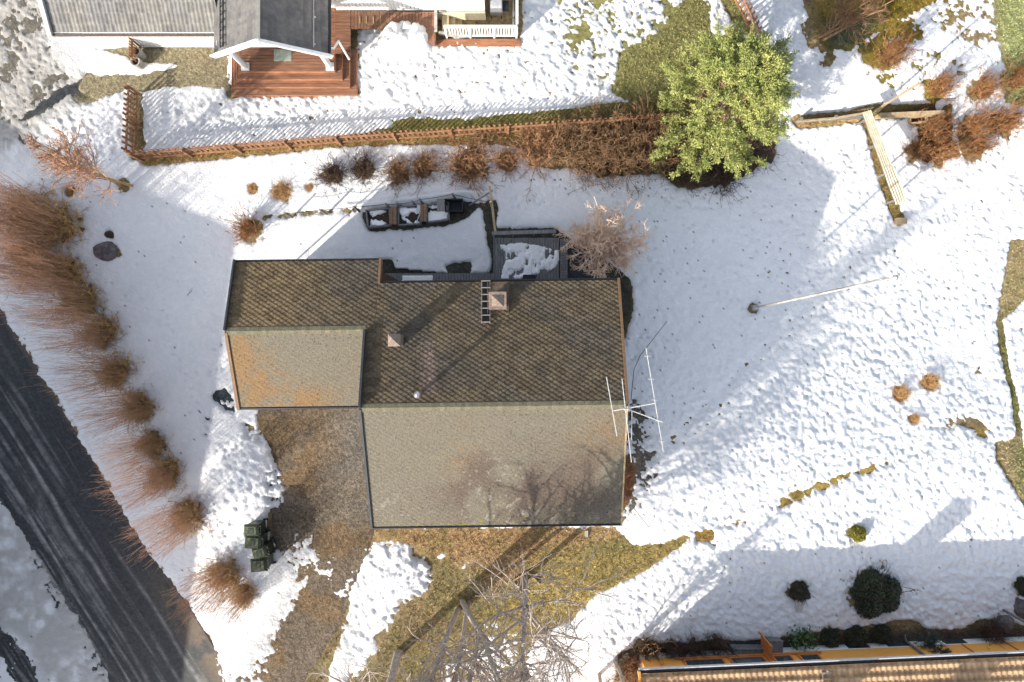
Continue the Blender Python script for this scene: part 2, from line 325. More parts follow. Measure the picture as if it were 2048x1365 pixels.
relief += (1-zr)*(.5-W2)*.006+(N4-.5)*.008
sh_h = pm([(1240, 560), (1640, 260), (1690, 400), (1350, 860), (1260, 800)], 20); relief += sh_h*((.6-W1)*.012+(N2-.5)*.02+(N4-.5)*.018)
pile = pm([(410, 1000), (450, 900), (520, 880), (535, 960), (530, 1030), (500, 1050)], 30)*.35+pm([(760, 1120), (850, 1125), (840, 1170), (750, 1230)], 30)*.22
pile += .16*blur(stroke([(690, 416), (760, 407), (820, 398), (880, 391), (930, 385), (985, 387)], 3.5), 3)
pile += pm([(775, 62), (800, 55), (850, 58), (866, 92), (850, 110), (760, 110)], 7)*(.45+.35*N2)
for pts, w_, d_ in (([(1320, 905), (1480, 740), (1600, 640), (1700, 530), (1830, 440), (2048, 330)], 11, .045), ([(1330, 930), (1500, 775), (1640, 650), (1760, 540), (1900, 470)], 8, .03), ([(1880, 700), (1940, 690), (1960, 760)], 26, .05), ([(1830, 490), (1855, 530)], 18, .04)):
    k = blur(stroke(pts, w_), 6); relief = relief*(1-k*.75)-k*d_*.8
for i in range(2): relief -= .03*blur(np.clip(stroke([(1340, 880+i*40), (1600, 620+i*40), (1840, 400+i*60)], 4), 0, 1), 3)
T = T+on*(relief+pile)+pile*.3*(s > 0)
rng = np.random.default_rng(4)
# foot prints
for cx, cy, n, sp in ((1080, 395, 16, 28), (1560, 470, 60, 90), (1290, 700, 14, 40), (300, 600, 26, 80), (1350, 430, 30, 70), (430, 760, 16, 40)):
    for _ in range(n):
        x, y = cx+rng.normal()*sp, cy+rng.normal()*sp*.7; T -= .07*on*np.clip(1.2-np.hypot((GX-x)/(2+rng.random()*2.5), (GY-y)/(2+rng.random()*2)), 0, 1)
for a_, b_, off in (((1340, 900), (1835, 440), 5), ((1500, 620), (1290, 520), 4), ((700, 70), (1230, 150), 5), ((1250, 1200), (1900, 960), 5), ((330, 620), (420, 860), 4), ((1280, 420), (1000, 340), 4), ((1650, 470), (2040, 640), 5)):
    a_ = np.array(a_, float); b_ = np.array(b_, float); L_s = np.linalg.norm(b_-a_); d_s = (b_-a_)/L_s
    for k in range(int(L_s/15)):
        q_ = a_+d_s*k*15+np.array([-d_s[1], d_s[0]])*(off*(-1)**k+rng.normal()*1.5+9*math.sin(k*.21)); i_ = int((q_[0]-gx[0])/STEP); j_ = int((q_[1]-gy[0])/STEP)
        sl_ = (slice(max(j_-4, 0), j_+5), slice(max(i_-4, 0), i_+5)); T[sl_] -= .055*on[sl_]*np.clip(1.4-np.hypot((GX[sl_]-q_[0])/3.6, (GY[sl_]-q_[1])/3.2), 0, 1)
dirt = np.clip(.9*pm([(-150, -150), (90, -150), (120, 100), (200, 190), (60, 300), (-150, 400)], 30)+.75*pm([(-150, 950), (40, 1020), (120, 1150), (230, 1330), (300, 1420), (110, 1420), (40, 1270), (-150, 1180)], 16)+.5*pm([(530, 1050), (640, 1060), (640, 1200), (480, 1400), (440, 1380), (540, 1200)], 12)+.4*pm([(680, 1180), (740, 1180), (700, 1400), (600, 1400)], 14), 0, 1)
dirt = dirt*sstep(.22, .62, N1*.6+N3*.5)+.4*sstep(.2, .0, s)
dirt = np.clip(dirt, 0, 1)[..., None]
spk = hsh((GX/STEP).astype(int), (GY/STEP).astype(int), 77); dens = .0016+.006*pm([(1100, 380), (1640, 270), (1700, 420), (1350, 860), (1270, 800), (1280, 560)], 30)*N1**2*2+.004*pm([(1440, 1140), (2048, 1080), (2048, 1230), (1330, 1270)], 20)*N1**2+.012*pm([(1250, 800), (1330, 860), (1330, 1000), (1240, 1060)], 10)
spk = (spk < dens).astype(float)[..., None]
snc = np.ones(GX.shape+(3,))*np.array([.725, .73, .735])*(1-.16*zt*sstep(.42, .62, N2*.5+N1*.5))[..., None]*(1-.10*(NB[..., None]-.3))*(.93+.12*fbm(GX/4, GY/4, 93, 3))[..., None]
snc = snc*(1-dirt)+dirt*np.array([.36, .34, .31])*(1-.3*N2[..., None]); snc = snc*(1-spk)+spk*np.array([.06, .05, .04])
def mixc(base, m, c): return base*(1-m[..., None])+m[..., None]*np.array(c)
gc = np.ones(GX.shape+(3,))*np.array([.20, .15, .085])
gcl = [
 ([.19, .18, .075], 10, [(1100, -150), (1440, -150), (1500, 75), (1560, 120), (1520, 235), (1340, 205), (1150, 205), (1100, 120)]),
 ([.17, .15, .05], 6, [(760, 262), (780, 240), (1345, 195), (1345, 245), (800, 272)]),
 ([.26, .17, .075], 5, [(262, 308), (683, 280), (1340, 242), (1345, 262), (800, 300), (285, 333)]),
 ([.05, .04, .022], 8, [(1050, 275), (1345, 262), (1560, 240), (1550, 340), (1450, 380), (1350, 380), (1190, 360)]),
 ([.17, .12, .02], 14, [(1600, -150), (1960, -150), (1900, 30), (1840, 130), (1720, 150), (1640, 100)]),
 ([.04, .05, .03], 10, [(1640, 40), (1760, 20), (1740, 90), (1660, 110)]),
 ([.24, .26, .12], 14, [(1960, -150), (2200, -150), (2200, 220), (2030, 220), (2000, 190), (2005, 120), (1985, 0)]),
 ([.17, .14, .03], 10, [(1760, 90), (1900, 150), (1930, 220), (1800, 220), (1720, 180)]),
 ([.30, .20, .10], 4, [(1580, 228), (1720, 218), (1725, 255), (1590, 262)]), ([.09, .06, .03], 4, [(1730, 232), (1880, 205), (1930, 320), (1840, 330), (1815, 240), (1740, 245)]),
 ([.22, .15, .06], 4, [(1722, 244), (1750, 244), (1812, 445), (1785, 455)]), ([.26, .21, .12], 8, [(1990, 470), (2200, 470), (2200, 1020), (2030, 1010), (1990, 900)]),
 ([.20, .19, .09], 8, [(2030, 880), (2200, 880), (2200, 1020), (2030, 980)]), ([.16, .15, .06], 4, [(1995, 640), (2040, 640), (2050, 860), (2010, 860)]),
 ([.26, .16, .05], 5, [(1370, 1050), (1520, 1030), (1520, 1085), (1370, 1090)]), ([.24, .17, .05], 5, [(1530, 1030), (1530, 990), (1700, 920), (1990, 850), (1990, 900), (1700, 980)]),
 ([.30, .20, .11], 10, [(745, 1050), (1240, 1050), (1240, 1100), (1000, 1180), (860, 1110), (740, 1100)]),
 ([.20, .16, .08], 16, [(860, 1130), (960, 1130), (980, 1200), (900, 1240), (860, 1200)]), ([.26, .20, .08], 12, [(1100, 1100), (1390, 1060), (1390, 1090), (1190, 1200), (1060, 1290), (950, 1260), (1000, 1180)]),
 ([.20, .155, .075], 10, [(860, 1240), (960, 1300), (1060, 1300), (1050, 1365), (820, 1365), (800, 1290)]), ([.2, .17, .07], 6, [(1190, 1085), (1270, 1075), (1270, 1105), (1150, 1110)]),
 ([.07, .055, .045], 6, [(1228, 1400), (1235, 1290), (1500, 1275), (2200, 1235), (2200, 1400)]), ([.11, .10, .09], 6, [(1235, 770), (1330, 830), (1330, 1000), (1250, 1060)]),
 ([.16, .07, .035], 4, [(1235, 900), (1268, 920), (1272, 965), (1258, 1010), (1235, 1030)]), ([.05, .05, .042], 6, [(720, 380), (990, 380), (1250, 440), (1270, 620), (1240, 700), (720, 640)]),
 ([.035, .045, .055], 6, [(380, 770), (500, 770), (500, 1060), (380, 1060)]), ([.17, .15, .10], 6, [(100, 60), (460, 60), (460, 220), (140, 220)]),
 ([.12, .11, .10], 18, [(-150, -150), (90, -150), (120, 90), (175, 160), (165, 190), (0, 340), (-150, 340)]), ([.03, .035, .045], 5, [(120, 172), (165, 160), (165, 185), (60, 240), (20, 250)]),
 ([.13, .12, .11], 8, [(250, 95), (460, 95), (460, 190), (380, 180)]),
]
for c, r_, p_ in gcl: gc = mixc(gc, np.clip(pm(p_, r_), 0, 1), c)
gc *= (.62+.76*fbm(GX/7, GY/7, 31, 3))[..., None]*(.55+.9*fbm(GX/3.3, GY/3.3, 37, 2))[..., None]; gc *= (.8+.4*NB)[..., None]
green = sstep(.52, .7, fbm(GX/33, GY/33, 41, 4))*.3
gc = mixc(gc, green*(gc[..., 1] > gc[..., 2]*1.35), [.15, .15, .05])
OUT = [60000, 20000, 6000, 2500, 900, 350]
def extend(A, sy=1, sx=1):
    A = A[::sy, ::sx]; p = [(6, 6), (6, 6)]+[(0, 0)]*(A.ndim-2); A = np.pad(A, p, mode='edge')
    k = {0: .08}.get(A.ndim-2, None); v = .08 if A.ndim == 2 else A.mean((0, 1))
    for q in (slice(0, 5), slice(-5, None)): A[q] = v; A[:, q] = v
    return A
def layer(name, Z, m, step=1, cols=None, ext=True, label=None, cull=-.035, kind='structure', crop=None):
    ax = gx[::step]; ay = gy[::step]; Z = Z[::step, ::step]; cols = {k: v[::step, ::step] for k, v in (cols or {}).items()}
    if crop:
        i0, i1 = np.searchsorted(ax, [crop[0], crop[2]]); j0, j1 = np.searchsorted(ay, [crop[1], crop[3]])
        ax = ax[i0:i1]; ay = ay[j0:j1]; Z = Z[j0:j1, i0:i1]; cols = {k: v[j0:j1, i0:i1] for k, v in cols.items()}
    if ext:
        ax = np.r_[ax[0]-np.array(OUT), ax, ax[-1]+np.array(OUT)[::-1]]; ay = np.r_[ay[0]-np.array(OUT), ay, ay[-1]+np.array(OUT)[::-1]]
        Z = extend(Z); cols = {k: extend(v) for k, v in cols.items()}
    X, Y = np.meshgrid(ax, ay); g = G(X, Y); V = np.stack([(X-1024)/F*(CH-g), (682.5-Y)/F*(CH-g), g+Z], -1)
    ny, nx = X.shape; idx = np.arange(ny*nx).reshape(ny, nx)
    Fq = np.stack([idx[:-1, :-1], idx[1:, :-1], idx[1:, 1:], idx[:-1, 1:]], -1).reshape(-1, 4)
    z4 = np.maximum.reduce([Z[:-1, :-1], Z[1:, :-1], Z[1:, 1:], Z[:-1, 1:]]).ravel(); Fq = Fq[z4 > cull]
    used, inv = np.unique(Fq, return_inverse=True); Fq = inv.reshape(-1, 4)
    o = put(name, V.reshape(-1, 3)[used], Fq, m, cols={k: v.reshape(-1, v.shape[-1])[used] for k, v in cols.items()}, smooth=True)
    tag(o, label, None, None, kind); return o
M_ground = mat('ground soil', (1.25, 1.22, 1.1), (.55, .55, .5), 9, .95, .9, 22, attr=True)
M_snow = mat('snow', (1, 1, 1), (.94, .95, .97), 3, .6, .9, 13, attr=True, spec=.25)
M_gravel = mat('gravel', (1.45, 1.4, 1.3), (.5, .5, .5), 16, .95, .9, 30, attr=True)
M_asph = mat('asphalt', (1.15, 1.15, 1.15), (.8, .8, .8), 9, .6, .4, 60, attr=True)
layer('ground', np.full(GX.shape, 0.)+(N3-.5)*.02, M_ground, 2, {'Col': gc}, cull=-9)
rd = pm([(-600, -330), (0, 614), (100, 776), (200, 945), (300, 1106), (380, 1214), (462, 1342), (520, 1440), (700, 1700), (300, 1600), (-150, 960), (-500, 440), (-900, -300)], 4)
u_ = GX*.534+(GY-615)*.845; v_ = GX*.845-(GY-615)*.534
rcol = np.ones(GX.shape+(3,))*np.array([.030, .033, .036])*(.7+.6*fbm(GX/5, GY/5, 7, 3))[..., None]*(.7+.6*hsh((GX/3).astype(int), (GY/3).astype(int), 6))[..., None]*(.8+.5*fbm(v_/30, u_/200, 3, 3))[..., None]
stk = sstep(.56, .72, fbm(v_/7, u_/300, 55, 4))*.55*sstep(-20, -60, v_)+sstep(.6, .7, fbm(v_/4, u_/60, 59, 3))*.5*sstep(-150, -190, v_)
wl = sum(np.exp(-((v_+c+6*(fbm(u_/90, v_*0, 60+i, 2)-.5)*2)/w_)**2)*a for i, (c, w_, a) in enumerate(((118, 5, .5), (142, 9, .3), (95, 4, .25), (60, 4, .3), (172, 12, .5))))*sstep(.35, .65, fbm(v_/6, u_/220, 63, 3))
rcol = mixc(rcol, np.clip((stk*.5+wl)*(.5+.9*sstep(.3, .6, N3*.5+N2*.5)), 0, .85), [.34, .33, .32])
rcol = mixc(rcol, np.clip(sstep(1080, 1330, GY)*sstep(-70, 0, v_)*.9, 0, 1)*sstep(.3, .5, N1), [.17, .12, .07]); rcol = mixc(rcol, sstep(-14, -4, v_)*.6, [.12, .09, .07])
layer('road', np.clip((rd-.5)*.4, -.08, .012), M_asph, 1, {'Col': rcol}, ext=False, cull=-.02)
dv = pm([(515, 795), (762, 795), (752, 1062), (735, 1110), (700, 1185), (690, 1230), (650, 1300), (560, 1440), (380, 1440), (460, 1350), (540, 1290), (560, 1230), (590, 1150), (545, 1080), (540, 1010), (535, 960), (545, 905), (512, 850)], 10)
dcol = mixc(np.ones(GX.shape+(3,))*np.array([.15, .12, .09]), sstep(.42, .6, fbm(GX/60, GY/60, 71, 4)), [.165, .115, .068]); dcol = mixc(dcol, pm([(640, 800), (760, 800), (750, 1060), (690, 1000)], 30)*.8, [.17, .16, .145])
dcol *= (.25+1.1*fbm(GX/3.4, GY/3.4, 81, 2))[..., None]*(.72+.55*fbm(GX/45, GY/45, 87, 4))[..., None]
layer('driveway', np.clip((dv-.5+(N1-.5)*.4)*.4, -.08, .018), M_gravel, 1, {'Col': dcol}, ext=False, cull=-.02)
pw = pm([(150, 180), (190, 130), (250, 110), (200, 100), (190, 92), (460, 88), (460, 184), (400, 172), (290, 182), (250, 180), (200, 204)], 6)
pcol = np.ones(GX.shape+(3,))*np.array([.20, .175, .115])*(.35+1.3*fbm(GX/3.2, GY/3.2, 83, 2))[..., None]
layer('path', np.clip((pw-.5+(N1-.5)*.4)*.4, -.08, .018), M_gravel, 1, {'Col': pcol}, ext=False, cull=-.02, crop=(100, 60, 520, 240))
# keep snow out from under buildings/decks
foot = [[(470, 540), (770, 535), (1235, 585), (1235, 1010), (745, 1020), (740, 790), (490, 790)], [(215, -150), (215, 86), (470, 86), (470, 178), (702, 178), (702, 60), (770, 60), (770, 78), (1024, 78), (1024, -150)], [(1300, 1312), (2200, 1272), (2200, 1520), (1300, 1520)], [(990, 468), (1128, 468), (1128, 570), (990, 570)]]
TS = T.copy()
for p_ in foot: TS = np.where(pm(p_, 3) > .5, np.where(pile > .2, TS, -.2), TS)
layer('snow_cover', np.maximum(TS, -.2), M_snow, 1, {'Col': snc}, kind='structure')
# ---------------------------------------------------------------- wood, metal, roof materials
M_roof = mat('asphalt_shingles', (1.25, 1.2, 1.12), (.68, .68, .7), 18, .95, .8, 45, attr=True)
M_tile = mat('roof_tile', (1.12, 1.1, 1.05), (.75, .75, .78), 5, .8, .4, 40, attr=True)
M_darktrim = mat('dark trim', (.05, .055, .06), (.025, .03, .035), 8, .6)
M_browntrim = mat('brown trim', (.22, .13, .07), (.12, .075, .045), 8, .7, stretch=(1, 6, 1))
M_gutter = mat('black gutter', (.02, .02, .022), (.012, .012, .014), 8, .4, .05)
M_brownwall = mat('brown boards', (.09, .05, .03), (.05, .03, .02), 5, .8, stretch=(8, 8, .5))
M_white = mat('white paint', (.82, .82, .80), (.72, .72, .70), 5, .5, .08)
M_deck = mat('oiled deck', (.25, .138, .088), (.13, .07, .045), 3.2, .65, .4, 40, stretch=(.5, 4, 1), attr=True)
M_greywood = mat('grey wood', (.24, .24, .24), (.10, .105, .11), 7, .85, .5, 60, stretch=(5, .6, 1))
M_beam = mat('pale wood', (.44, .34, .21), (.26, .19, .11), 6, .8, .4, 50)
M_fence = mat('stained fence', (.36, .19, .10), (.18, .085, .045), 5, .75, .4, 50, c3=(.48, .30, .17))
M_metal = mat('galvanised metal', (.55, .56, .58), (.4, .41, .43), 9, .35, .05, metal=.85)
M_alu = mat('dull aluminium', (.55, .55, .53), (.42, .42, .42), 9, .5, .05, metal=.25)
M_copper = mat('chimney cladding', (.25, .185, .145), (.13, .10, .085), 12, .55, .1)
M_rust = mat('rusty flashing', (.16, .10, .05), (.05, .05, .055), 7, .7, c3=(.30, .16, .04))
M_black = mat('black plastic', (.02, .022, .025), (.012, .013, .015), 6, .35, .1)
M_glass = mat('window glass', (.05, .07, .08), (.03, .04, .05), 2, .08, 0, spec=.8)
M_conc = mat('concrete', (.42, .40, .36), (.28, .27, .25), 6, .85, .3)
M_soil = mat('wet soil', (.06, .045, .035), (.03, .025, .02), 20, .95, .9, 40)
M_rock = mat('rock', (.16, .14, .14), (.06, .055, .06), 6, .85, .9, 14)
def plane_grid(fx, nu, nv): ...
def slope(name, X0, X1, Yr, zr, Ye, ze, pat, colf, m, parent, du=.025, dv=.025, org=(0, 0), axis='x'):
    L = math.hypot(Ye-Yr, ze-zr); nu = max(2, int(abs(X1-X0)/du)+1); nv = max(2, int(L/dv)+1)
    u = np.linspace(X0, X1, nu); t = np.linspace(0, 1, nv); U, Tt = np.meshgrid(u, t); Vv = Tt*L
    h = pat(U-org[0], Vv-org[1]); Yy = Yr+(Ye-Yr)*Tt; Zz = zr+(ze-zr)*Tt; ny = -(ze-zr)/L*np.sign(Ye-Yr); nz = abs(Ye-Yr)/L
    Yy2 = Yy+ny*h; Zz2 = Zz+nz*h
    V = np.stack([U, Yy2, Zz2], -1) if axis == 'x' else np.stack([Yy2, U, Zz2], -1)
    idx = np.arange(nu*nv).reshape(nv, nu); q = np.stack([idx[:-1, :-1], idx[:-1, 1:], idx[1:, 1:], idx[1:, :-1]], -1).reshape(-1, 4)
    e1 = V[0, 1]-V[0, 0]; e2 = V[1, 0]-V[0, 0]
    if np.cross(e1, e2)[2] < 0: q = q[:, ::-1]
    return V.reshape(-1, 3), q, colf(U, Yy, Vv).reshape(-1, 3)
def join_slopes(name, parts, m, parent):
    V = []; Q = []; Cc = []; n = 0
    for v, q, c in parts: V.append(v); Q.append(q+n); Cc.append(c); n += len(v)
    return put(name, np.concatenate(V), np.concatenate(Q), m, parent, cols={'Col': np.concatenate(Cc)})
def hexpat(t=.042, W=.255, Rr=.085):
    def f(u, v):
        best = np.full(u.shape, 9.); q = np.zeros(u.shape); j0 = np.floor(v/Rr)
        for dj in (-1, 0, 1, 2):
            j = j0+dj; off = (j % 2)*W/2; i = np.round((u-off)/W)
            for di in (-1, 0, 1):
                cx = (i+di)*W+off; cy = j*Rr; d = ((u-cx)*.8)**2+((v-cy)*1.15)**2
                k = d < best; best = np.where(k, d, best); q = np.where(k, (v-cy)/(2*Rr), q)
        return t*(.5+q*1.1)+(vn(u*30, v*30, 3)-.5)*.006
    return f
def tileid(u, v, W=.255, Rr=.17): return hsh(np.floor(u/W+np.floor(v/Rr)*.5), np.floor(v/Rr), 5)
def planks(mb, x0, x1, y0, y1, z, axis='x', w=.12, t=.03, gap=.012):
    a, b = (y0, y1) if axis == 'x' else (x0, x1); n = max(1, round((b-a)/w)); w2 = (b-a)/n
    for i in range(n):
        s0 = a+i*w2+gap/2; s1 = a+(i+1)*w2-gap/2
        if axis == 'x': mb.box(x0, x1, s0, s1, z-t, z)
        else: mb.box(s0, s1, y0, y1, z-t, z)
    return mb
def boardcol(o, c=(1, 1, 1), v=.25, per=8):        # per-board tone as a vertex attribute
    me = o.data; n = len(me.vertices); k = np.arange(n)//per; r = 1-v+2*v*hsh(k, k*0, 3)
    a = me.attributes.new('Col', 'FLOAT_COLOR', 'POINT'); a.data.foreach_set('color', np.c_[r*c[0], r*c[1], r*c[2], r*0+1].astype(np.float32).ravel()); return o
def window(parent, x0, x1, z0, z1, y, out=-1, mf=None, glass_only=False):     # window on a wall facing out (y direction)
    f = MB(); w = .07; d = .05*out
    ya, yb = sorted((y+.002*out, y+d))
    for a in ((x0, x1, z0, z0+w), (x0, x1, z1-w, z1), (x0, x0+w, z0+w, z1-w), (x1-w, x1, z0+w, z1-w)): f.box(a[0], a[1], ya, yb, a[2], a[3])
    fr = f.build('window', mf or M_white, parent); g = MB(); ya, yb = sorted((y+.004*out, y+.02*out)); g.box(x0+w, x1-w, ya, yb, z0+w, z1-w); g.build('pane', M_glass, fr); return fr
# ---------------------------------------------------------------- main house
HR = empty('brown_house', (-2.9, -1.8, 0), 'brown house with dark shingled gable roof and a lower garage wing, in the middle', 'house', rz=R(.75))
RZ, RY, WZ, WY = 5.25, -2.11, 4.34, .407
SL = .364
def hz(y): return RZ-SL*abs(y-RY)
XM = -4.80
def stains_and_shade(U, Y, V):
    n = fbm(U*.9, Y*.9, 7, 5); n2 = fbm(U*4, Y*4, 17, 4); base = np.ones(U.shape+(3,))*np.array([.150, .137, .108])
    def g(x, y, rx, ry): return np.exp(-((U-x)/rx)**2-((Y-y)/ry)**2)
    south = (Y < RY) | ((U < XM) & (Y < WY))
    or_ = np.clip(sum(a*g(*p) for a, p in ((1, (-9.2, -.3, .6, .8)), (.9, (-8.6, -1.7, 1.2, .7)), (.7, (-7.2, -1.9, 1.4, .5)), (.7, (-8.1, -.9, .4, .6)), (.5, (3.2, -3.3, 1.2, 1.)), (.45, (-1.8, -3.6, .6, 1.)))), 0, 1)*sstep(.28, .66, n*.6+n2*.4)*south
    base = mixc(base, np.clip(or_*1.2, 0, .85), [.205, .128, .06])
    br = np.clip(g(-1.0, -4.8, 1.6, 1.3)+g(1.4, -5.2, 2.4, 1.2)*.9+g(2.8, -4., 1, 1)*.6, 0, 1)*south*sstep(.3, .6, n)
    base = mixc(base, br*.9, [.105, .08, .066])
    lic = sstep(.66, .72, fbm(U*9, Y*9, 27, 3))*np.clip(g(-.6, -5., 1.6, 1.3)+g(-4.2, -5.8, .9, .8)+g(1., -6.2, 2.5, .5), 0, 1)*south
    base = mixc(base, lic*.4, [.34, .33, .30])
    dot = (hsh(np.floor(U*26), np.floor(Y*26), 9) > .955)*(.3+.7*sstep(.35, .65, n))*south; base = mixc(base, dot*.7, [.05, .045, .035])
    ms = sstep(.7, .74, fbm(U*7, Y*7, 47, 3))*g(0, -6.3, 3.4, .45); base = mixc(base, ms*.9, [.20, .19, .02])
    nor = ~south; base = mixc(base, nor*1., [.108, .085, .056]); base = mixc(base, nor*sstep(.4, .62, n)*.6, [.075, .068, .06]); base = mixc(base, nor*sstep(-5, -8, U)*.55, [.19, .135, .07])  # north slopes darker and browner: their weaker sun is put into the colour
    pk = np.exp(-((U+2.65-(-2.12-Y)*.02)/.22)**2)*sstep(-1.9, -1.5, Y)*sstep(.2, -.6, Y); base = mixc(base, pk*nor*.5, [.24, .17, .15])
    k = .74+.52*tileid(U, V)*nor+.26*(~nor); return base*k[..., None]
hp = hexpat(); hp2 = hexpat(.016)
zrr = lambda y: hz(y)
XE, XM, XW, XN = 3.64, -4.80, -9.45, -4.52; YN, YWN, YS, YWS = 1.983, 2.80, -6.30, -2.205
ws = lambda y: hz(WY)-SL*(WY-y)
parts = [slope('r', XN, XE, RY, RZ, YN, hz(YN), hp, stains_and_shade, None, None), slope('r', XW, XN, WY, hz(WY), YWN, hz(YWN), hp, stains_and_shade, None, None),
         slope('r', XM, XN, RY, RZ, WY, hz(WY), hp, stains_and_shade, None, None), slope('r', XM, XE, RY, RZ, YS, hz(YS), hp2, stains_and_shade, None, None),
         slope('r', XW, XM, WY, hz(WY), YWS, ws(YWS), hp2, stains_and_shade, None, None)]
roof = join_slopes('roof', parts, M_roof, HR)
sf = MB()      # roof boarding under the shingles
def slab(mb, x0, x1, y0, z0, y1, z1, t=.14, g=.012):
    if y0 > y1: y0, z0, y1, z1 = y1, z1, y0, z0
    mb.hexa([(x0, y0, z0-t), (x1, y0, z0-t), (x1, y1, z1-t), (x0, y1, z1-t), (x0, y0, z0-g), (x1, y0, z0-g), (x1, y1, z1-g), (x0, y1, z1-g)])
slab(sf, XN+.02, XE-.02, RY, RZ, YN-.02, hz(YN-.02)); slab(sf, XW+.02, XN-.02, WY, hz(WY), YWN-.02, hz(YWN-.02)); slab(sf, XM+.02, XE-.02, YS+.02, hz(YS+.02), RY, RZ); slab(sf, XW+.03, XM-.03, YWS+.02, ws(YWS+.02), WY, hz(WY))
sf.build('roof_boarding', M_darktrim, roof)
for (x0, x1, y, z) in ((XM, XE, RY, RZ), (XW, XM-.05, WY, hz(WY))):
    n = int((x1-x0)/.13); rc = MB()
    for i in range(n):
        a = x0+(x1-x0)*i/n; b = a+(x1-x0)/n+.02; w = .13; zt = z+.045; e = .012
        rc.add([(a, y-w, zt-w*SL), (b, y-w, zt-w*SL-e), (b, y+w, zt-w*SL-e), (a, y+w, zt-w*SL), (a, y, zt), (b, y, zt-e)], [(0, 1, 5, 4), (4, 5, 2, 3)])
    o = rc.build('ridge_cap', M_roof, roof); boardcol(o, (.17, .16, .11), .15, 6)
wl_ = MB()
def gable(mb, x0, x1, ys, yn, zs, zn, yr, z_r, zb=-1.4):
    pr = [(ys, zb), (yn, zb), (yn, zn), (yr, z_r), (ys, zs)]; V = [(x0, y, z) for y, z in pr]+[(x1, y, z) for y, z in pr]
    mb.add(V, [(4, 3, 2, 1, 0), (5, 6, 7, 8, 9)]+[(i, (i+1) % 5, 5+(i+1) % 5, 5+i) for i in range(5)])
gable(wl_, -4.4, 3.25, -5.95, 1.6, hz(-5.95)-.2, hz(1.6)-.2, RY, RZ-.2)
wl_.build('wall', M_brownwall, HR)
w2 = MB(); gable(w2, -9.1, -4.41, -1.9, 2.4, ws(-1.9)-.2, hz(2.4)-.2, WY, hz(WY)-.2); w2.build('wall', M_brownwall, HR)
for x0, x1 in ((-3.6, -2.2), (-.6, .8), (1.6, 2.8)): window(HR, x0, x1, .9, 2.1, -5.95)
dr = MB(); dr.box(-6.9, -5.9, -1.95, -1.902, 0, 2.05); d_ = dr.build('door', M_browntrim, HR); q = MB(); q.box(-6.8, -6.74, -2.01, -1.95, 1., 1.12); q.build('handle', M_metal, d_)
gd = MB(); [gd.box(-9.0, -7.1, -1.94, -1.902, .02+i*.4, .4+i*.4) for i in range(5)]; gd.build('garage_door', M_white, HR)
def barge(x, ya, yb, m, zf=hz, w=.06, top=.12, h=.3):
    b = MB(); b.bar((x, ya, zf(ya)+top-h/2), (x, yb, zf(yb)+top-h/2), w, h); return b.build('bargeboard', m, HR)
barge(XW-.03, WY, YWN+.04, M_darktrim, top=.16); barge(XW-.02, YWS-.04, WY, M_browntrim, ws, .1, .05); barge(XN+.04, YN-.03, YWN+.04, M_browntrim, w=.08, top=.06); barge(XM-.03, RY, WY-.05, M_darktrim, top=.22, w=.07); barge(XM-.04, YS-.02, RY, M_darktrim, w=.07, top=.06)
barge(XE+.04, RY, YN+.03, M_browntrim, w=.08, top=.06); barge(XE+.03, YS-.02, RY, M_beam, w=.05, top=.05)
for x0, x1, y, z in ((XW-.06, XN, YWN+.04, hz(YWN)), (XN+.1, XE+.08, YN+.04, hz(YN)), (XW, XM-.05, YWS-.05, ws(YWS)), (XM, XE+.06, YS-.05, hz(YS))):
    g = MB(); g.tube([(x0, y, z-.05), (x1, y, z-.05)], .05, 8); g.build('gutter', M_gutter, HR)
for x, y in ((-9.2, 2.6), (3.4, 1.75), (-4.2, -6.1)):
    g = MB(); g.tube([(x, y, hz(y)-.2), (x, y, -.6)], .035, 8); g.build('downpipe', M_gutter, HR)
# chimney 1 : clad block with rusty tray down to the eave
def chim(x, y, w, top, m, frame=True):
    z0 = hz(y)-.3; c = MB(); c.box(x-w/2, x+w/2, y-w/2, y+w/2, z0, top)
    o = c.build('chimney', m, HR); k = MB(); h = w/2+.03
    if frame:
        k.box(x-h-.05, x+h+.05, y-h-.05, y+h+.05, top+.002, top+.05)
    a = h*.78 if frame else h
    k.add([(x-a, y-a, top+.06), (x+a, y-a, top+.06), (x+a, y+a, top+.06), (x-a, y+a, top+.06), (x, y, top+.06+a*.75)], [(0, 1, 4), (1, 2, 4), (2, 3, 4), (3, 0, 4), (3, 2, 1, 0)])
    k.build('chimney_cap', M_copper, o); return o
cx, cy = -.43, 1.28; ch = chim(cx, cy, .42, 4.75, M_copper)
tr = MB(); slab(tr, cx-.33, cx+.33, 1.08, hz(1.08)+.075, 1.98, hz(1.98)+.075, .05, 0); slab(tr, cx-.36, cx-.33, .9, hz(.9)+.13, 1.99, hz(1.99)+.13, .12, 0); slab(tr, cx+.33, cx+.36, .9, hz(.9)+.16, 1.99, hz(1.99)+.16, .14, 0); tr.build('flashing', M_rust, ch)
c2 = chim(-3.72, .04, .34, 5.25, M_copper, False)
fp = MB(); fx, fy = -2.92, -1.66; fp.lathe((fx, fy, hz(fy)-.1), [(.07, 0), (.07, .95), (.11, .96), (.11, 1.0), (.0, 1.08)], 14); fp.build('flue_pipe', M_metal, HR, smooth=True)
ld = MB()
for x in (-.98, -.70): ld.bar((x, .55, hz(.55)+.09), (x, 2.02, hz(2.02)+.09), .03, .03)
for i in range(7):
    y = .6+i*.235; ld.bar((-1.0, y, hz(y)+.12), (-.68, y, hz(y)+.12), .035, .03)
ld.build('roof_ladder', mat('weathered steel', (.24, .22, .20), (.12, .11, .10), 8, .6), HR)
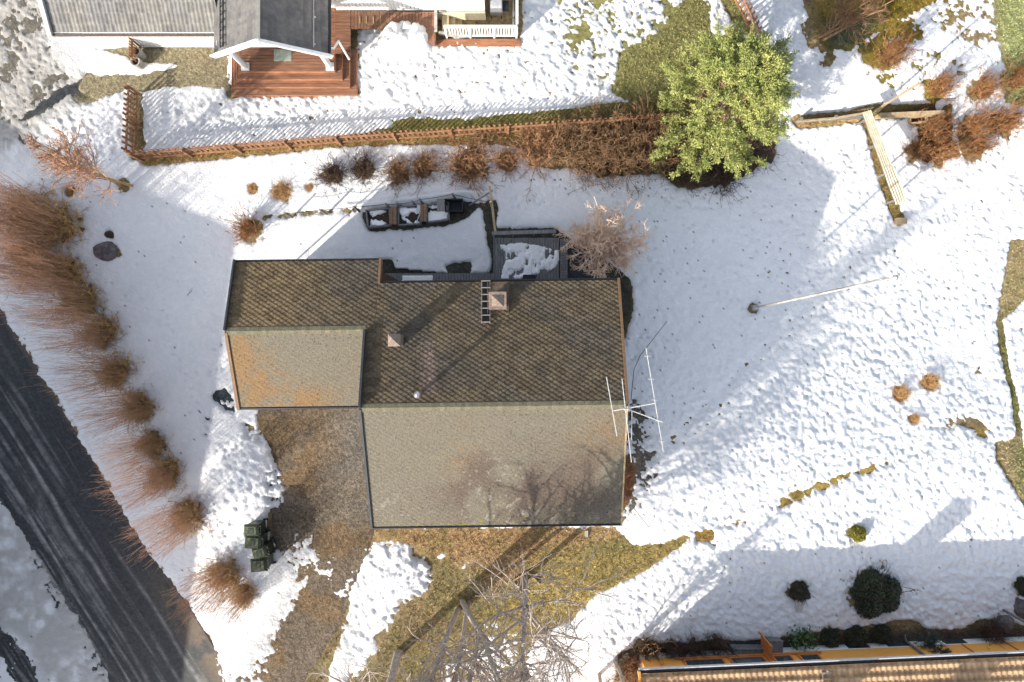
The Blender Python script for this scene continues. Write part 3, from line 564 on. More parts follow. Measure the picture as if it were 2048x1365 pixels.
hatch = MB(); slab(hatch, -.96, -.72, .62, hz(.62)+.045, 1.98, hz(1.98)+.045, .03, 0); hatch.build('ladder_mat', M_gutter, HR)
# television antenna on the east gable
an = empty('antenna', P(1247, 822, 5.2), 'white H shaped aerial array on a mast at the east end of the roof ridge', 'antenna')
mz = MB(); b0 = P(1247, 818, 4.9); b1 = P(1250, 820, 7.6); mz.tube([b0, b1], .025, 8); mz.build('mast', M_alu, an)
def arod(a, b, name, r=.016): m_ = MB(); m_.tube([a, b], r, 6); return m_.build(name, M_alu, an)
arod(P(1227, 822, 7.2), P(1310, 807, 7.4), 'cross_boom', .015); arod(P(1253, 818, 7.3), P(1326, 845, 7.2), 'boom', .014)
for (a, b) in (((1213, 754, 7.2), (1234, 873, 7.2)), ((1244, 758, 7.4), (1263, 925, 7.4)), ((1292, 696, 7.4), (1327, 905, 7.4))): arod(P(*a), P(*b), 'element', .012)
arod(P(1264, 822, 7.3), P(1263, 880, 7.3), 'director', .01)
for t in (.08, .3, .5, .7, .9):
    a = P(1292+35*t, 696+209*t, 7.44); arod(a-[.09, 0, 0], a+[.09, 0, 0], 'director', .008)
def wire(name, pts, label, cat='cable', m=M_gutter, r=.012, sag=0.):
    pts = [Vector(p) for p in pts]; q = []
    for a, b in zip(pts[:-1], pts[1:]):
        for i in range(12): t = i/12; p = a.lerp(b, t); p.z -= sag*4*t*(1-t); q.append(p)
    q.append(pts[-1]); m_ = MB(); m_.tube(q, r, 5); o = m_.build(name, m, None, base=tuple(pts[0])); return tag(o, label, cat)
wire('guy_wire', [P(1262, 800, 6.8), P(1268, 740, 5), P(1280, 712, 4), P(1334, 643, .2)], 'thin stay wire curving from the aerial to the snow right of the roof', 'wire')
wire('guy_wire', [P(1247, 990, 3.9), P(1270, 1020, 2), P(1300, 1058, -.1)], 'thin stay wire running from the low right roof corner down to the snow', 'wire')
# ---------------------------------------------------------------- white house
WH = empty('white_house', (-9, 13, 0), 'white boarded house with grey tiled porch gable, garage wing and stepped red brown deck', 'house')
def ribpat(U, V): return .012*np.sin(U/.15*2*pi)+.02*((V/.36) % 1)
def ribcol(U, Y, V):
    n = fbm(U*1.1, Y*.7, 91, 4); c = np.ones(U.shape+(3,))*np.array([.19, .185, .17]); c = mixc(c, sstep(.45, .65, n)*.4, [.16, .16, .17]); k = .8+.4*hsh(np.floor(U/.15), np.floor(V/.36), 4)
    return mixc(c, np.exp(-((U+14.3)/.9)**2-((Y-12.3)/.7)**2)*.4, [.12, .12, .14])*k[..., None]
gslope = lambda y: 2.42+.5*(y-11.12)
pr = [slope('g', -16.6, -10.5, 15.2, gslope(15.2), 11.12, 2.42, lambda u, v: ribpat(u, v), ribcol, None, None, du=.03, dv=.04), slope('g', -16.6, -10.5, 15.2, gslope(15.2), 19.3, 2.42, lambda u, v: ribpat(u, v), ribcol, None, None, du=.03, dv=.1)]
join_slopes('garage_roof', pr, M_tile, WH)
tp = lambda U, V: .018*((V/.30) % 1)+.003*np.sin(U/.15*pi)
def tcol(dark):
    def f(U, Y, V):
        k = hsh(np.floor(U/.42+np.floor(V/.3)*.5), np.floor(V/.3), 8); c = np.ones(U.shape+(3,))*np.array([.155, .15, .145]); k2 = vn(U*2.2, V*6, 12)
        return mixc(c, sstep(.55, .9, k*.6+k2*.5)*.55, [.085, .085, .09])
    return f
sl2 = [slope('p', 10.2, 16.5, -8.57, 3.92, -10.6, 2.7, tp, tcol(0), None, None, axis='y', du=.04, dv=.03), slope('p', 10.2, 16.5, -8.57, 3.92, -6.54, 2.7, tp, tcol(1), None, None, axis='y', du=.04, dv=.03)]
pr_ = join_slopes('porch_roof', sl2, M_tile, WH)
k = MB(); k.bar((-8.57, 10.18, 3.96), (-8.57, 16.5, 3.96), .14, .07); o = k.build('ridge_cap', M_tile, pr_); boardcol(o, (.24, .24, .22), .02)
for sx in (-1, 1):
    b = MB(); b.bar((-8.57, 10.17, 3.86), (-8.57+sx*2.15, 10.17, 2.57), .05, .24); b.build('bargeboard', M_white, WH)
    b = MB(); b.bar((-8.57, 10.15, 3.98), (-8.57+sx*2.12, 10.15, 2.7), .12, .04); b.build('bargeboard', M_white, WH)
for x, dx in ((-10.3, 0), (-7.03, 0)):
    c = MB(); c.tube([(x, 10.6, .6), (x, 10.6, 2.6)], .11, 14); c.box(x-.15, x+.15, 10.45, 10.75, .6, .68); c.box(x-.14, x+.14, 10.46, 10.74, 2.5, 2.62); c.build('column', M_white, WH)
b = MB(); b.box(-10.5, -6.8, 10.5, 10.66, 2.62, 2.78); b.build('porch_beam', M_white, WH)
g = MB(); g.tube([(-6.5, 10.2, 2.68), (-6.5, 16, 2.68)], .06, 8); g.build('gutter', M_gutter, WH)
g = MB(); g.tube([(-16.55, 11.05, 2.36), (-10.62, 11.05, 2.36)], .06, 8); g.build('gutter', mat('brown gutter', (.10, .07, .06), (.06, .045, .04), 8, .5), WH)
g = MB(); g.tube([(-6.5, 10.45, 2.62), (-6.42, 10.55, 2.4), (-6.3, 10.9, 2.2), (-6.3, 10.9, .6)], .04, 8); g.build('downpipe', M_white, WH)
for sx, n_ in ((-10.25, 'snow_guard'), (-6.95, 'snow_guard')):
    g = MB(); z = 3.92-.6*abs(sx+8.57)+.12
    g.bar((sx, 10.3, z), (sx, 16, z), .03)
    if sx < -9:
        g.bar((sx+.13, 10.3, z+.08), (sx+.13, 16, z+.08), .03)
        for i in range(40): g.bar((sx, 10.35+i*.14, z-.04), (sx+.13, 10.35+i*.14+.07*(-1)**i, z+.05), .02)
    else:
        for i in range(5): g.bar((sx-.05, 10.4+i*.95, z-.12), (sx+.05, 10.4+i*.95, z+.03), .05)
    g.build('snow_guard', M_gutter if sx < -9 else M_metal, WH)
b = MB(); b.bar((-16.62, 11.0, gslope(11.0)+.02), (-16.62, 15.2, gslope(15.2)+.02), .16, .22); b.bar((-16.62, 19.3, 2.4), (-16.62, 15.2, gslope(15.2)+.02), .16, .22); b.build('bargeboard', mat('pale trim', (.5, .5, .48), (.4, .4, .38), 6, .6), WH)
vw = MB(); x = -16.2; ridges = np.arange(-16.2, -10.4, .145)
vw.box(-16.2, -10.35, 11.62, 15.0, 0, 2.3); gable(vw, -16.2, -10.35, 11.63, 18.9, 2.3, 2.3, 15.2, 4.2, 0)
for xx in ridges: vw.box(xx, xx+.115, 11.597, 11.62, .12, 2.32)
vw.build('garage_wall', M_white, WH)
vw = MB(); vw.box(-10.34, -6.8, 12.9, 16.5, 0, 2.75); vw.box(-6.79, -1.05, 12.82, 18, .6, 6.); vw.box(-6.79, -1.07, 12.84, 18, -1.0, .6)
for xx in np.arange(-6.78, -1.2, .145): vw.box(xx, xx+.122, 12.795, 12.82, .62, 6.)
vw.build('wall', M_white, WH)
rfm = MB(); slab(rfm, -7.2, -.7, 12.45, 5.95, 15.4, 7.4, .12, 0); slab(rfm, -7.2, -.7, 18.35, 5.95, 15.4, 7.4, .12, 0); o = rfm.build('roof', M_tile, WH); boardcol(o, (.17, .165, .16), .02)
gb = MB(); gable(gb, -6.78, -1.06, 12.83, 17.99, 6.0, 6.0, 15.4, 7.2, 5.5); gb.build('gable_wall', M_white, WH)
fd = MB(); fd.box(-3.0, -1.04, 12.70, 12.80, -.9, .5); fd.build('foundation', mat('cream render', (.62, .55, .38), (.5, .44, .3), 5, .8), WH)
for z, (x0, x1, y0, y1) in zip((.6, .45, .30, .15), ((-10.52, -6.88, 10.44, 12.88), (-10.68, -6.64, 10.20, 12.0), (-10.83, -6.38, 9.95, 11.75), (-11.0, -6.12, 9.68, 11.5))):
    lv = MB()
    if z > .5: planks(lv, x0, x1, y0, y1, z)
    else:
        planks(lv, x0, x1, y0, y0+.36, z); planks(lv, x0, x0+.34, y0+.37, y1, z, 'y'); planks(lv, x1-.4, x1, y0+.37, y1, z, 'y')
    o = lv.build('deck_step' if z < .5 else 'deck', M_deck, WH); boardcol(o, (1.15, 1.05, 1.), .12)
    rs = MB(); rs.box(x0-.012, x1+.012, y0-.02, y0-.002, z-.16, z+.003); rs.box(x0-.03, x0-.012, y0-.02, y1, z-.16, z+.003); rs.box(x1+.012, x1+.03, y0-.02, y1, z-.16, z+.003); o = rs.build('riser', M_deck, WH); boardcol(o, (1.9, 1.5, 1.1), .05)  # risers tinted brighter than the boards: sunlit faces put into the colour
mt_ = MB(); xa, ya, _ = P(548, 123, .61); xb, yb, _ = P(583, 99, .61); mt_.box(xa, xb, ya, yb, .602, .62); mt_.box(xa+.05, xb-.05, ya+.05, yb-.05, .62, .626)
o = mt_.build('doormat', mat('green grey mat', (.32, .36, .30), (.22, .26, .22), 20, .9), None, base=(xa, ya, .6)); tag(o, 'grey green doormat lying on the porch deck', 'doormat')
def prect(px0, py0, px1, py1, z): a = P(px0, py1, z); b_ = P(px1, py0, z); return a[0], b_[0], a[1], b_[1]
dk = MB(); x0, x1, y0, y1 = prect(670, 20, 701, 108, .6); planks(dk, x0, x1, y0, y1, .602, 'x'); o = dk.build('walkway', M_deck, WH); boardcol(o, (1, .9, .85), .15)
dk = MB(); x0, x1, y0, y1 = prect(702, 22, 772, 58, .6); planks(dk, x0, x1, y0, y1, .6, 'y'); o = dk.build('walkway', M_deck, WH); boardcol(o, (.85, .8, .75), .15)
for px_ in (733, 747, 761, 720): k = MB(); a = P(px_, 40, .62); k.bar(a-[0, .13, 0], a+[0, .13, 0], .03, .05); k.build('bracket', M_beam, WH)
dk = MB(); x0, x1, y0, y1 = prect(773, 24, 869, 83, .6); planks(dk, x0, x1, y0, y1, .598, 'y'); dk.box(x0, x1, y0-.03, y0, .2, .6); dk.box(x1, x1+.03, y0, y1, .0, .6); o = dk.build('walkway', M_deck, WH); boardcol(o, (1.15, 1.05, 1.), .12)
tw = mat('tan treads', (.42, .33, .20), (.30, .23, .14), 6, .8)
for i in range(6):
    xa = P(884+i*13, 0, .4-.15*i)[0]; st_ = MB(); st_.box(xa, xa+.27, 12.0, 12.75-.02*i, .36-.17*i, .4-.17*i); st_.build('stair_tread', tw, WH)
st_ = MB(); st_.bar((-2.85, 12.78, .55), (-.7, 12.72, -.55), .07, .2); st_.bar((-2.85, 11.98, .5), (-.75, 11.98, -.5), .05, .2); st_.bar((-2.95, 11.95, .62), (-2.95, 12.9, .62), .12, .05); st_.build('stair_stringer', M_conc, WH)
tc = MB(); planks(tc, -1.0, .15, 12.0, 17, -.35, 'y'); tc.build('terrace', mat('dark boards', (.08, .07, .07), (.04, .04, .045), 8, .7), WH)
bm = MB(); bm.box(-2.98, .34, 11.62, 11.9, -.02, .12); o = bm.build('terrace_edge', M_deck, WH); boardcol(o, (1.5, 1.2, 1.), .1)
rl = MB(); yb_ = 11.96
rl.box(-2.6, .2, yb_-.04, yb_+.06, 1.0, 1.05); rl.box(-2.6, .2, yb_, yb_+.05, .18, .24)
for x in np.arange(-2.55, .2, .105): rl.box(x, x+.055, yb_+.01, yb_+.035, .24, 1.0)
for x in (-2.6, -1.67, -.73, .14): rl.box(x, x+.07, yb_-.03, yb_+.05, .0, 1.04)
rl.build('railing', M_white, WH)
rl = MB(); rl.box(.14, .24, yb_+.1, 15.6, 1.0, 1.05)
for y in np.arange(12.1, 15.6, .105): rl.box(.17, .2, y, y+.055, .2, 1.0)
rl.build('railing', M_white, WH)
bq = empty('barbecue', (-.6, 12.9, -.35), 'grey gas barbecue standing on the dark terrace behind the white railing', 'barbecue')
k = MB(); k.box(-.85, -.38, 12.72, 13.3, .35, .62); k.build('firebox', M_metal, bq); k = MB(); k.box(-.83, -.40, 12.87, 13.33, .622, .85); k.build('lid', mat('grey enamel', (.42, .43, .45), (.3, .3, .32), 6, .4), bq)
k = MB(); [k.bar((x, y, -.35), (x, y, .35), .04) for x in (-.82, -.42) for y in (12.76, 13.26)]; k.build('stand', M_gutter, bq); k = MB(); k.box(-.36, -.12, 12.8, 13.2, .5, .53); k.build('side_shelf', M_black, bq)
# two clay pipes + slatted screen
sc = empty('slat_screen', PG(270, 125), 'short slatted wooden screen in front of the garage, behind two round pots', 'screen')
for i in range(7):
    k = MB(); y0 = 11.35-i*.11; k.bar((P(276, 0, .9)[0]-.35, y0-.1+.1, .15+.0*i), (P(276, 0, .9)[0]-.05, y0-.1, .15), .03); 
fx0 = P(272, 0, .5)[0]
k = MB(); [k.box(fx0-.05, fx0-.02, 10.9+i*.11-.02, 10.9+i*.11+.05, .05, .95) for i in range(8)]; o = k.build('slat_panel', M_fence, sc)
k = MB(); [k.box(fx0-.02, fx0+.03, 10.85, 11.8, z, z+.07) for z in (.2, .75)]; k.build('rail', M_fence, sc)
for (px_, py_, lab) in ((277, 107, 'upper of two pale round planters beside the slatted screen'), (276, 127, 'lower of two pale round planters beside the slatted screen')):
    c = P(px_, py_, .3); k = MB(); k.lathe((c[0], c[1], 0), [(.16, 0), (.19, .3), (.19, .52), (.17, .52), (.13, .49), (.12, .2), (.0, .2)], 18); o = k.build('planter', M_conc, None, smooth=False, base=(c[0], c[1], 0)); tag(o, lab, 'planter', 'round planters by the garage')
    k = MB(); k.lathe((c[0], c[1], 0), [(.125, .38), (.125, .42), (.0, .43)], 14); k.build('soil', M_soil, o)
# ---------------------------------------------------------------- fences
def pathpts(pts, step):
    out = []
    for a, b in zip(pts[:-1], pts[1:]):
        a = np.array(a, float); b = np.array(b, float); n = max(1, int(round(np.linalg.norm(b-a)/step))); out += [a+(b-a)*i/n for i in range(n)]
    return out+[np.array(pts[-1], float)]
def picket(label, pts, h=1.05, bay=2.1, seed=0, side=1):
    rg = random.Random(seed); W_ = [PG(*p) for p in pts]; f = empty('picket_fence', W_[0], label, 'fence')
    bays = pathpts(W_, bay)
    for i, p in enumerate(bays):
        k = MB(); k.bar(p+[0, 0, -.05], p+[rg.uniform(-.02, .02), 0, h-.05], .08, .08); k.build('post', M_fence, f)
    for a, b in zip(bays[:-1], bays[1:]):
        d = (b-a); L = np.linalg.norm(d[:2]); d = d/L; nrm = np.array([-d[1], d[0], 0])*side; k = MB(); n = int(L/.19)
        for j in range(n):
            c = a+d*(j+.5)*L/n+nrm*.07; t = rg.uniform(-.018, .018); hh = h+rg.uniform(-.03, .03); e = d*.043
            q = c+d*t; k.hexa([c-e+[0, 0, .06], c+e+[0, 0, .06], c+e+nrm*.022+[0, 0, .06], c-e+nrm*.022+[0, 0, .06], q-e+[0, 0, hh], q+e+[0, 0, hh], q+e+nrm*.022+[0, 0, hh], q-e+nrm*.022+[0, 0, hh]])
        k.build('picket_panel', M_fence, f)
        k = MB()
        for z in (.25, .82): k.bar(a+nrm*.04+[0, 0, z], b+nrm*.04+[0, 0, z], .045, .09)
        k.build('rail', M_fence, f)
    return f
picket('long reddish brown picket fence running from the left corner to the conifer', [(286, 322), (683, 290), (1016, 270), (1200, 258), (1420, 243)], seed=1)
picket('short reddish brown picket fence going up from the left corner to the gravel path', [(277, 316), (280, 250), (282, 190)], seed=2, side=1)
picket('picket fence section leaving the top edge right of the green mound', [(1508, 92), (1462, 0), (1400, -140)], seed=3, side=-1)
pf = empty('rope_fence', PG(520, 440), 'row of low grey posts joined by a rope behind the raised beds', 'fence')
tops = []
for x, y, dx, h in ((586, 436, 0, .75), (655, 430, 0, .8), (720, 424, 0, .8), (782, 418, 0, .75), (802, 416, 0, .55), (832, 412, 0, .6), (848, 410, 0, .8), (912, 400, 0, .85), (986, 420, 0, 1.3)):
    p = PG(x, y); k = MB(); q = p+[-.07, .05, h]; k.tube([p-[0, 0, .1], q], .045, 8); k.build('post', M_greywood if x < 980 else M_beam, pf); tops.append(q)
k = MB()
for a, b in zip(tops[:-1], tops[1:]):
    a = Vector(a); b = Vector(b); k.tube([a.lerp(b, i/8)-Vector((0, 0, .05+.1*4*(i/8)*(1-i/8))) for i in range(9)], .012, 5)
k.build('rope', M_gutter, pf)
k = MB(); a = PG(992, 474, .75); b = PG(981, 383, .95); k.bar(a, b, .09, .07); tag(k.build('handrail', M_beam, None, base=tuple(a)), 'long pale handrail leading up from the grey deck to the post row', 'handrail')
k = MB(); a = PG(938, 412, .05); b = PG(986, 392, .9); k.bar(a, b, .05, .05); tag(k.build('pole', M_greywood, None, base=tuple(a)), 'thin dark pole leaning on the post at the right end of the post row', 'pole')
# raised beds
def rbed(c4, label, h=.32):
    c = [PG(*p) for p in c4]; o = empty('raised_bed', np.mean(c, 0), label, 'raised bed', 'raised garden beds'); k = MB()
    for i in range(4):
        a = c[i]; b = c[(i+1) % 4]; k = MB(); d = (b-a)/np.linalg.norm(b-a); k.bar(a-d*.02*(i % 2)+[0, 0, h/2], b+d*.02*(i % 2)+[0, 0, h/2], .05, h); k.build('side_board', M_greywood, o)
    s_ = MB(); m0 = np.mean(c, 0); s_.prism([tuple((q+(m0-q)*.04)[:2]) for q in c], c[0][2]-.02, c[0][2]+h*.5); s_.build('soil', M_soil, o)
    nx_, ny_ = 26, 22; V = []; 
    for j in range(ny_):
        for i in range(nx_):
            u = .05+.9*i/(nx_-1); v = .05+.9*j/(ny_-1); q = (c[0]*(1-u)+c[1]*u)*(1-v)+(c[3]*(1-u)+c[2]*u)*v
            nz = float(fbm(np.array(q[0]*3.1), np.array(q[1]*3.1), 5, 3)); e = min(u-.05, .95-u, v-.05, .95-v)*3
            V.append(q+[0, 0, h*.5+min(.09, (nz-.44)*.8+min(e, .3)*.35-.06)])
    V = np.array(V); idx = np.arange(nx_*ny_).reshape(ny_, nx_); Q = np.stack([idx[:-1, :-1], idx[1:, :-1], idx[1:, 1:], idx[:-1, 1:]], -1).reshape(-1, 4)
    put('snow_patch', V, Q, M_snow, o, cols={'Col': np.full((len(V), 3), .85)}, smooth=True); return o
rbed([(735, 424), (781, 420), (783, 453), (739, 457)], 'leftmost of three grey raised beds, holding snow and dead stems')
rbed([(799, 417), (841, 414), (843, 450), (799, 453)], 'middle raised bed between the two brown boards')
rbed([(856, 413), (898, 408), (899, 442), (856, 447)], 'rightmost raised bed, partly under the dark cold frame')
for (x0, x1, y, lab) in ((782, 797, 436, 'brown board seat between the left and middle raised beds'), (843, 856, 430, 'brown board seat between the middle and right raised beds')):
    k = MB(); a = PG(x0, y+17, .42); b = PG(x1, y-17, .42)
    for i in range(2): w_ = (b[0]-a[0])/2; k.box(a[0]+w_*i+.008, a[0]+w_*(i+1)-.008, a[1], b[1], a[2]-.04, a[2])
    o = k.build('board_seat', M_deck, None, base=tuple(a)); boardcol(o, (1.0, 1.1, 1.1), .1); tag(o, lab, 'board')
cf = empty('cold_frame', PG(905, 420), 'dark open topped cold frame with tilted grey lid beside the raised beds', 'cold frame')
a = PG(892, 428, 0); b = PG(928, 404, 0); k = MB(); x0, x1, y0, y1 = a[0], b[0], a[1], b[1]
k.box(x0, x1, y0, y0+.04, 0, .5); k.box(x0, x1, y1-.04, y1, 0, .6); k.box(x0, x0+.04, y0+.04, y1-.04, 0, .55); k.box(x1-.04, x1, y0+.04, y1-.04, 0, .55); k.box(x0+.04, x1-.04, y0+.04, y1-.04, .02, .06); k.build('box', M_black, cf)
k = MB(); k.hexa([(x0-.3, y0-.02, .50), (x0+.0, y0-.02, .62), (x0+.0, y1, .62), (x0-.3, y1, .50), (x0-.3, y0-.02, .53), (x0+.0, y0-.02, .65), (x0+.0, y1, .65), (x0-.3, y1, .53)]); k.build('lid', M_greywood, cf)
k = MB(); a = PG(836, 452, .5); b = PG(846, 420, .35); k.bar(a, b, .03, .03); k.hexa([tuple(b+np.array(q)) for q in ((-.22, -.12, -.05), (.05, -.16, -.02), (.1, .12, -.02), (-.18, .14, -.05), (-.22, -.12, -.03), (.05, -.16, 0), (.1, .12, 0), (-.18, .14, -.03))]); tag(k.build('shovel', M_metal, None, base=tuple(a)), 'pale snow shovel lying across the middle raised bed', 'shovel')
# grey deck behind the house
gd_ = empty('timber_deck', PG(1060, 515), 'grey weathered timber deck with patchy snow behind the house', 'deck')
x0, x1, y0, y1 = prect(990, 476, 1118, 585, .25); k = MB(); planks(k, x0, x1, y0, y1, .25, 'y', w=.11); k.build('boards', M_greywood, gd_)
k = MB(); xx, xy, yy, yz = prect(1120, 478, 1134, 585, .25); planks(k, xx, xy, yy, yz, .25, 'x', w=.11); k.build('boards', M_greywood, gd_)
k = MB(); a = P(984, 467, .9); b = P(1112, 463, .9); k.bar(a, b, .14, .05); [k.bar((a[0]+(b[0]-a[0])*t, a[1]+.01, 0), (a[0]+(b[0]-a[0])*t, a[1]+.01, .9), .07) for t in (.02, .33, .66, .98)]; k.build('railing', M_greywood, gd_)
k = MB(); a = P(1134, 480, .7); b = P(1134, 585, .7); k.bar(a, b, .04, .04); k.bar(P(988, 466, .6), P(988, 585, .6), .04, .05); k.build('side_rail', M_greywood, gd_)
wk = MB(); x0, x1, y0, y1 = prect(770, 547, 987, 585, .12); planks(wk, x0, x1, y0, y1, .12, 'y', w=.12); tag(wk.build('boardwalk', M_greywood, None, base=(x0, y0, 0)), 'narrow grey boardwalk along the back wall of the brown house', 'boardwalk')
k = MB(); x0, x1, y0, y1 = prect(1136, 500, 1200, 590, .1); k.box(x0, x1, y0, y1, -.3, .1); tag(k.build('dark_platform', M_darktrim, None, base=(x0, y0, 0)), 'black flat platform beside the grey deck, under the pale twiggy bush', 'platform')
k = MB(); a = P(1046, 556, .3); k.box(a[0], a[0]+.5, a[1]-.1, a[1]+.12, .26, .34); tag(k.build('door_mat', M_gutter, None, base=tuple(a)), 'small black mat at the deck edge next to the eave', 'mat')
# patchy snow lying on the deck / boardwalk : thin height field
def snowpatch(name, poly, z, thr, label, seed=3, amp=.05, step=1.2):
    xs = np.arange(min(p[0] for p in poly)-4, max(p[0] for p in poly)+4, step); ys = np.arange(min(p[1] for p in poly)-4, max(p[1] for p in poly)+4, step); X, Y = np.meshgrid(xs, ys)
    m = pmask(poly, X, Y); n = fbm(X/16, Y/16, seed, 3)*.75+fbm(X/4, Y/30, seed+5, 2)*.25
    d = np.full(X.shape, 1e9)
    for (a, b), (c, e) in zip(poly, poly[1:]+poly[:1]):
        t = np.clip(((X-a)*(c-a)+(Y-b)*(e-b))/((c-a)**2+(e-b)**2+1e-9), 0, 1); d = np.minimum(d, np.hypot(X-a-t*(c-a), Y-b-t*(e-b)))
    h = np.where(m > .5, np.minimum(d*.012, .05)+(n-thr)*.35, -.04); h = np.clip(h, -.02, amp)+.012*(fbm(X/5, Y/5, seed+9, 3)-.5)*(h > 0)
    V = np.stack([(X-1024)/F*(CH-z), (682.5-Y)/F*(CH-z), z+h], -1); idx = np.arange(X.size).reshape(X.shape); Q = np.stack([idx[:-1, :-1], idx[1:, :-1], idx[1:, 1:], idx[:-1, 1:]], -1).reshape(-1, 4)
    ok = (np.maximum.reduce([h[:-1, :-1], h[1:, :-1], h[1:, 1:], h[:-1, 1:]]).ravel() > -.005); used, inv = np.unique(Q[ok], return_inverse=True)
    o = put(name, V.reshape(-1, 3)[used], inv.reshape(-1, 4), M_snow, None, cols={'Col': np.full((len(used), 3), .85)}, smooth=True); tag(o, label, 'snow patch'); return o
snowpatch('snow_patch', [(1000, 490), (1040, 486), (1095, 494), (1118, 500), (1118, 530), (1095, 545), (1040, 558), (1002, 558), (1008, 520)], .25, .55, 'patchy melting snow on the boards of the grey timber deck', 8)
snowpatch('snow_patch', [(806, 552), (866, 552), (864, 566), (804, 566)], .14, .2, 'strip of snow left on the narrow grey boardwalk', 12)
# ---------------------------------------------------------------- plank fence, roofed wood store, frame at right
pk = empty('plank_fence', PG(1585, 240), 'low fence of pale weathered planks running right from the conifer', 'fence')
def board(a, b, m, parent, name='plank', w=.05, h=.18): k = MB(); k.bar(a, b, w, h); return k.build(name, m, parent)
board(PG(1590, 246, .15), PG(1724, 236, .15), M_greywood, pk, h=.3); board(PG(1586, 250, .42), PG(1660, 244, .45), M_beam, pk); board(PG(1658, 244, .46), PG(1728, 233, .5), M_beam, pk)
board(PG(1742, 240, .45), PG(1865, 236, .55), M_beam, pk, w=.1, h=.5); board(PG(1746, 243, .6), PG(1862, 237, .72), M_beam, pk, w=.14, h=.06)
for x, y in ((1592, 246), (1660, 242), (1726, 238), (1800, 240), (1862, 238)): k = MB(); k.bar(PG(x, y, -.1), PG(x, y, .6), .09); k.build('post', M_greywood, pk)
a = PG(1739, 229, -.1); b = a+np.array([.05, .02, 3.4]); k = MB(); k.bar(a, b, .06, .06); tag(k.build('pole', M_beam, None, base=tuple(a)), 'tall pale pole standing at the top end of the corrugated roof', 'pole')
wsd = empty('wood_store', PG(1770, 340), 'long low wood store with a pale corrugated sheet roof on posts, in the snow', 'shed')
A_ = P(1727, 228, .0); cs = [P(1722, 228, .45), P(1740, 222, .55), P(1805, 404, .42), P(1786, 410, .32)]; 
def corr(c0, c1, c2, c3, parent, nw=5, n=60, m_=20, name='roof_sheet'):
    V = []
    for j in range(m_+1):
        for i in range(n+1):
            u = i/n; v = j/m_; q = (c0*(1-u)+c1*u)*(1-v)+(c3*(1-u)+c2*u)*v; V.append(q+[0, 0, .035*math.cos(u*nw*2*pi)+.012*math.sin(v*9+u*3)])
    idx = np.arange((n+1)*(m_+1)).reshape(m_+1, n+1); Q = np.stack([idx[:-1, :-1], idx[1:, :-1], idx[1:, 1:], idx[:-1, 1:]], -1).reshape(-1, 4)
    return put(name, np.array(V), Q, mat('old corrugated sheet', (.52, .48, .38), (.34, .31, .25), 6, .7, .3), parent, smooth=True)
c0, c1, c2, c3 = [P(1722, 226, -.05), P(1741, 221, .15), P(1811, 405, -.05), P(1790, 411, -.25)]
mid0 = c0*.4+c3*.6; mid1 = c1*.4+c2*.6
corr(c0, c1, mid1, mid0, wsd); corr(mid0-[.04, 0, -.03], mid1+[.04, 0, .03], c2+[.04, 0, .03], c3-[.04, 0, -.03], wsd)
for t in (.03, .33, .66, .97):
    for (q0, q1) in ((c1, c2),):
        q = q0*(1-t)+q1*t; q = q+(np.mean([c0, c1, c2, c3], 0)-q)*.05; k = MB(); k.bar((q[0], q[1], -1.2), (q[0], q[1], q[2]-.03), .06); k.build('post', M_greywood, wsd)
k = MB(); fr_ = [PG(1815, 238, .12), PG(1816, 250, .12), PG(1848, 246, .12), PG(1850, 234, .12)]
for i in range(4): k.bar(fr_[i]+[0, 0, .02*(i % 2)], fr_[(i+1) % 4]+[0, 0, .02*(i % 2)], .06, .14)
tag(k.build('bed_frame', M_beam, None, base=tuple(fr_[0])), 'small rectangular plank frame in the melted bed right of the wood store', 'bed frame')
k = MB(); a = PG(1797, 444, .0); k.box(a[0]-.2, a[0]+.2, a[1]-.12, a[1]+.12, a[2]-.1, a[2]+.28); tag(k.build('wood_block', M_beam, None, base=tuple(a)), 'wooden block standing below the lower end of the wood store', 'block')
sq = [PG(1026, 1160, .05), PG(1055, 1143, .05), PG(1080, 1168, .05), PG(1042, 1184, .05)]; k = MB()
for i in (0, 1, 3): k.bar(sq[i], sq[(i+1) % 4], .05, .16)
tag(k.build('sand_pit', M_beam, None, base=tuple(sq[0])), 'pale wooden sandpit frame on the grass by a tree foot below the house', 'sandpit')
# flag pole and small stake
fpz = empty('flagpole', PG(1508, 617), 'tall thin flagpole standing in a melted ring on the shaded snow', 'flagpole')
k = MB(); a = PG(1506, 617, 0); b = P(1789, 556, 9.3); pts_ = [a+(b-a)*t for t in (0, .3, .6, 1)]; k.tube(pts_, [.05, .045, .036, .022], 10); k.build('pole', mat('flagpole paint', (.50, .48, .45), (.26, .24, .22), 2, .5), fpz)
k = MB(); k.lathe(tuple(b), [(.03, 0), (.07, .03), (.07, .08), (.02, .13)], 10); k.build('finial', M_metal, fpz); k = MB(); k.box(a[0]-.12, a[0]+.08, a[1]-.1, a[1]+.1, a[2]-.1, a[2]+.35); k.build('hinge_base', M_metal, fpz)
k = MB(); k.tube([a+[.06, .05, .9], b+[.0, .05, -.1]], .006, 4); k.build('halyard', M_gutter, fpz)
k = MB(); a = PG(1405, 1075, 0); k.tube([a, a+[.1, -.03, .85]], .022, 6); tag(k.build('stake', M_browntrim, None, base=tuple(a)), 'thin brown stake casting a long shadow from a straw patch', 'stake')
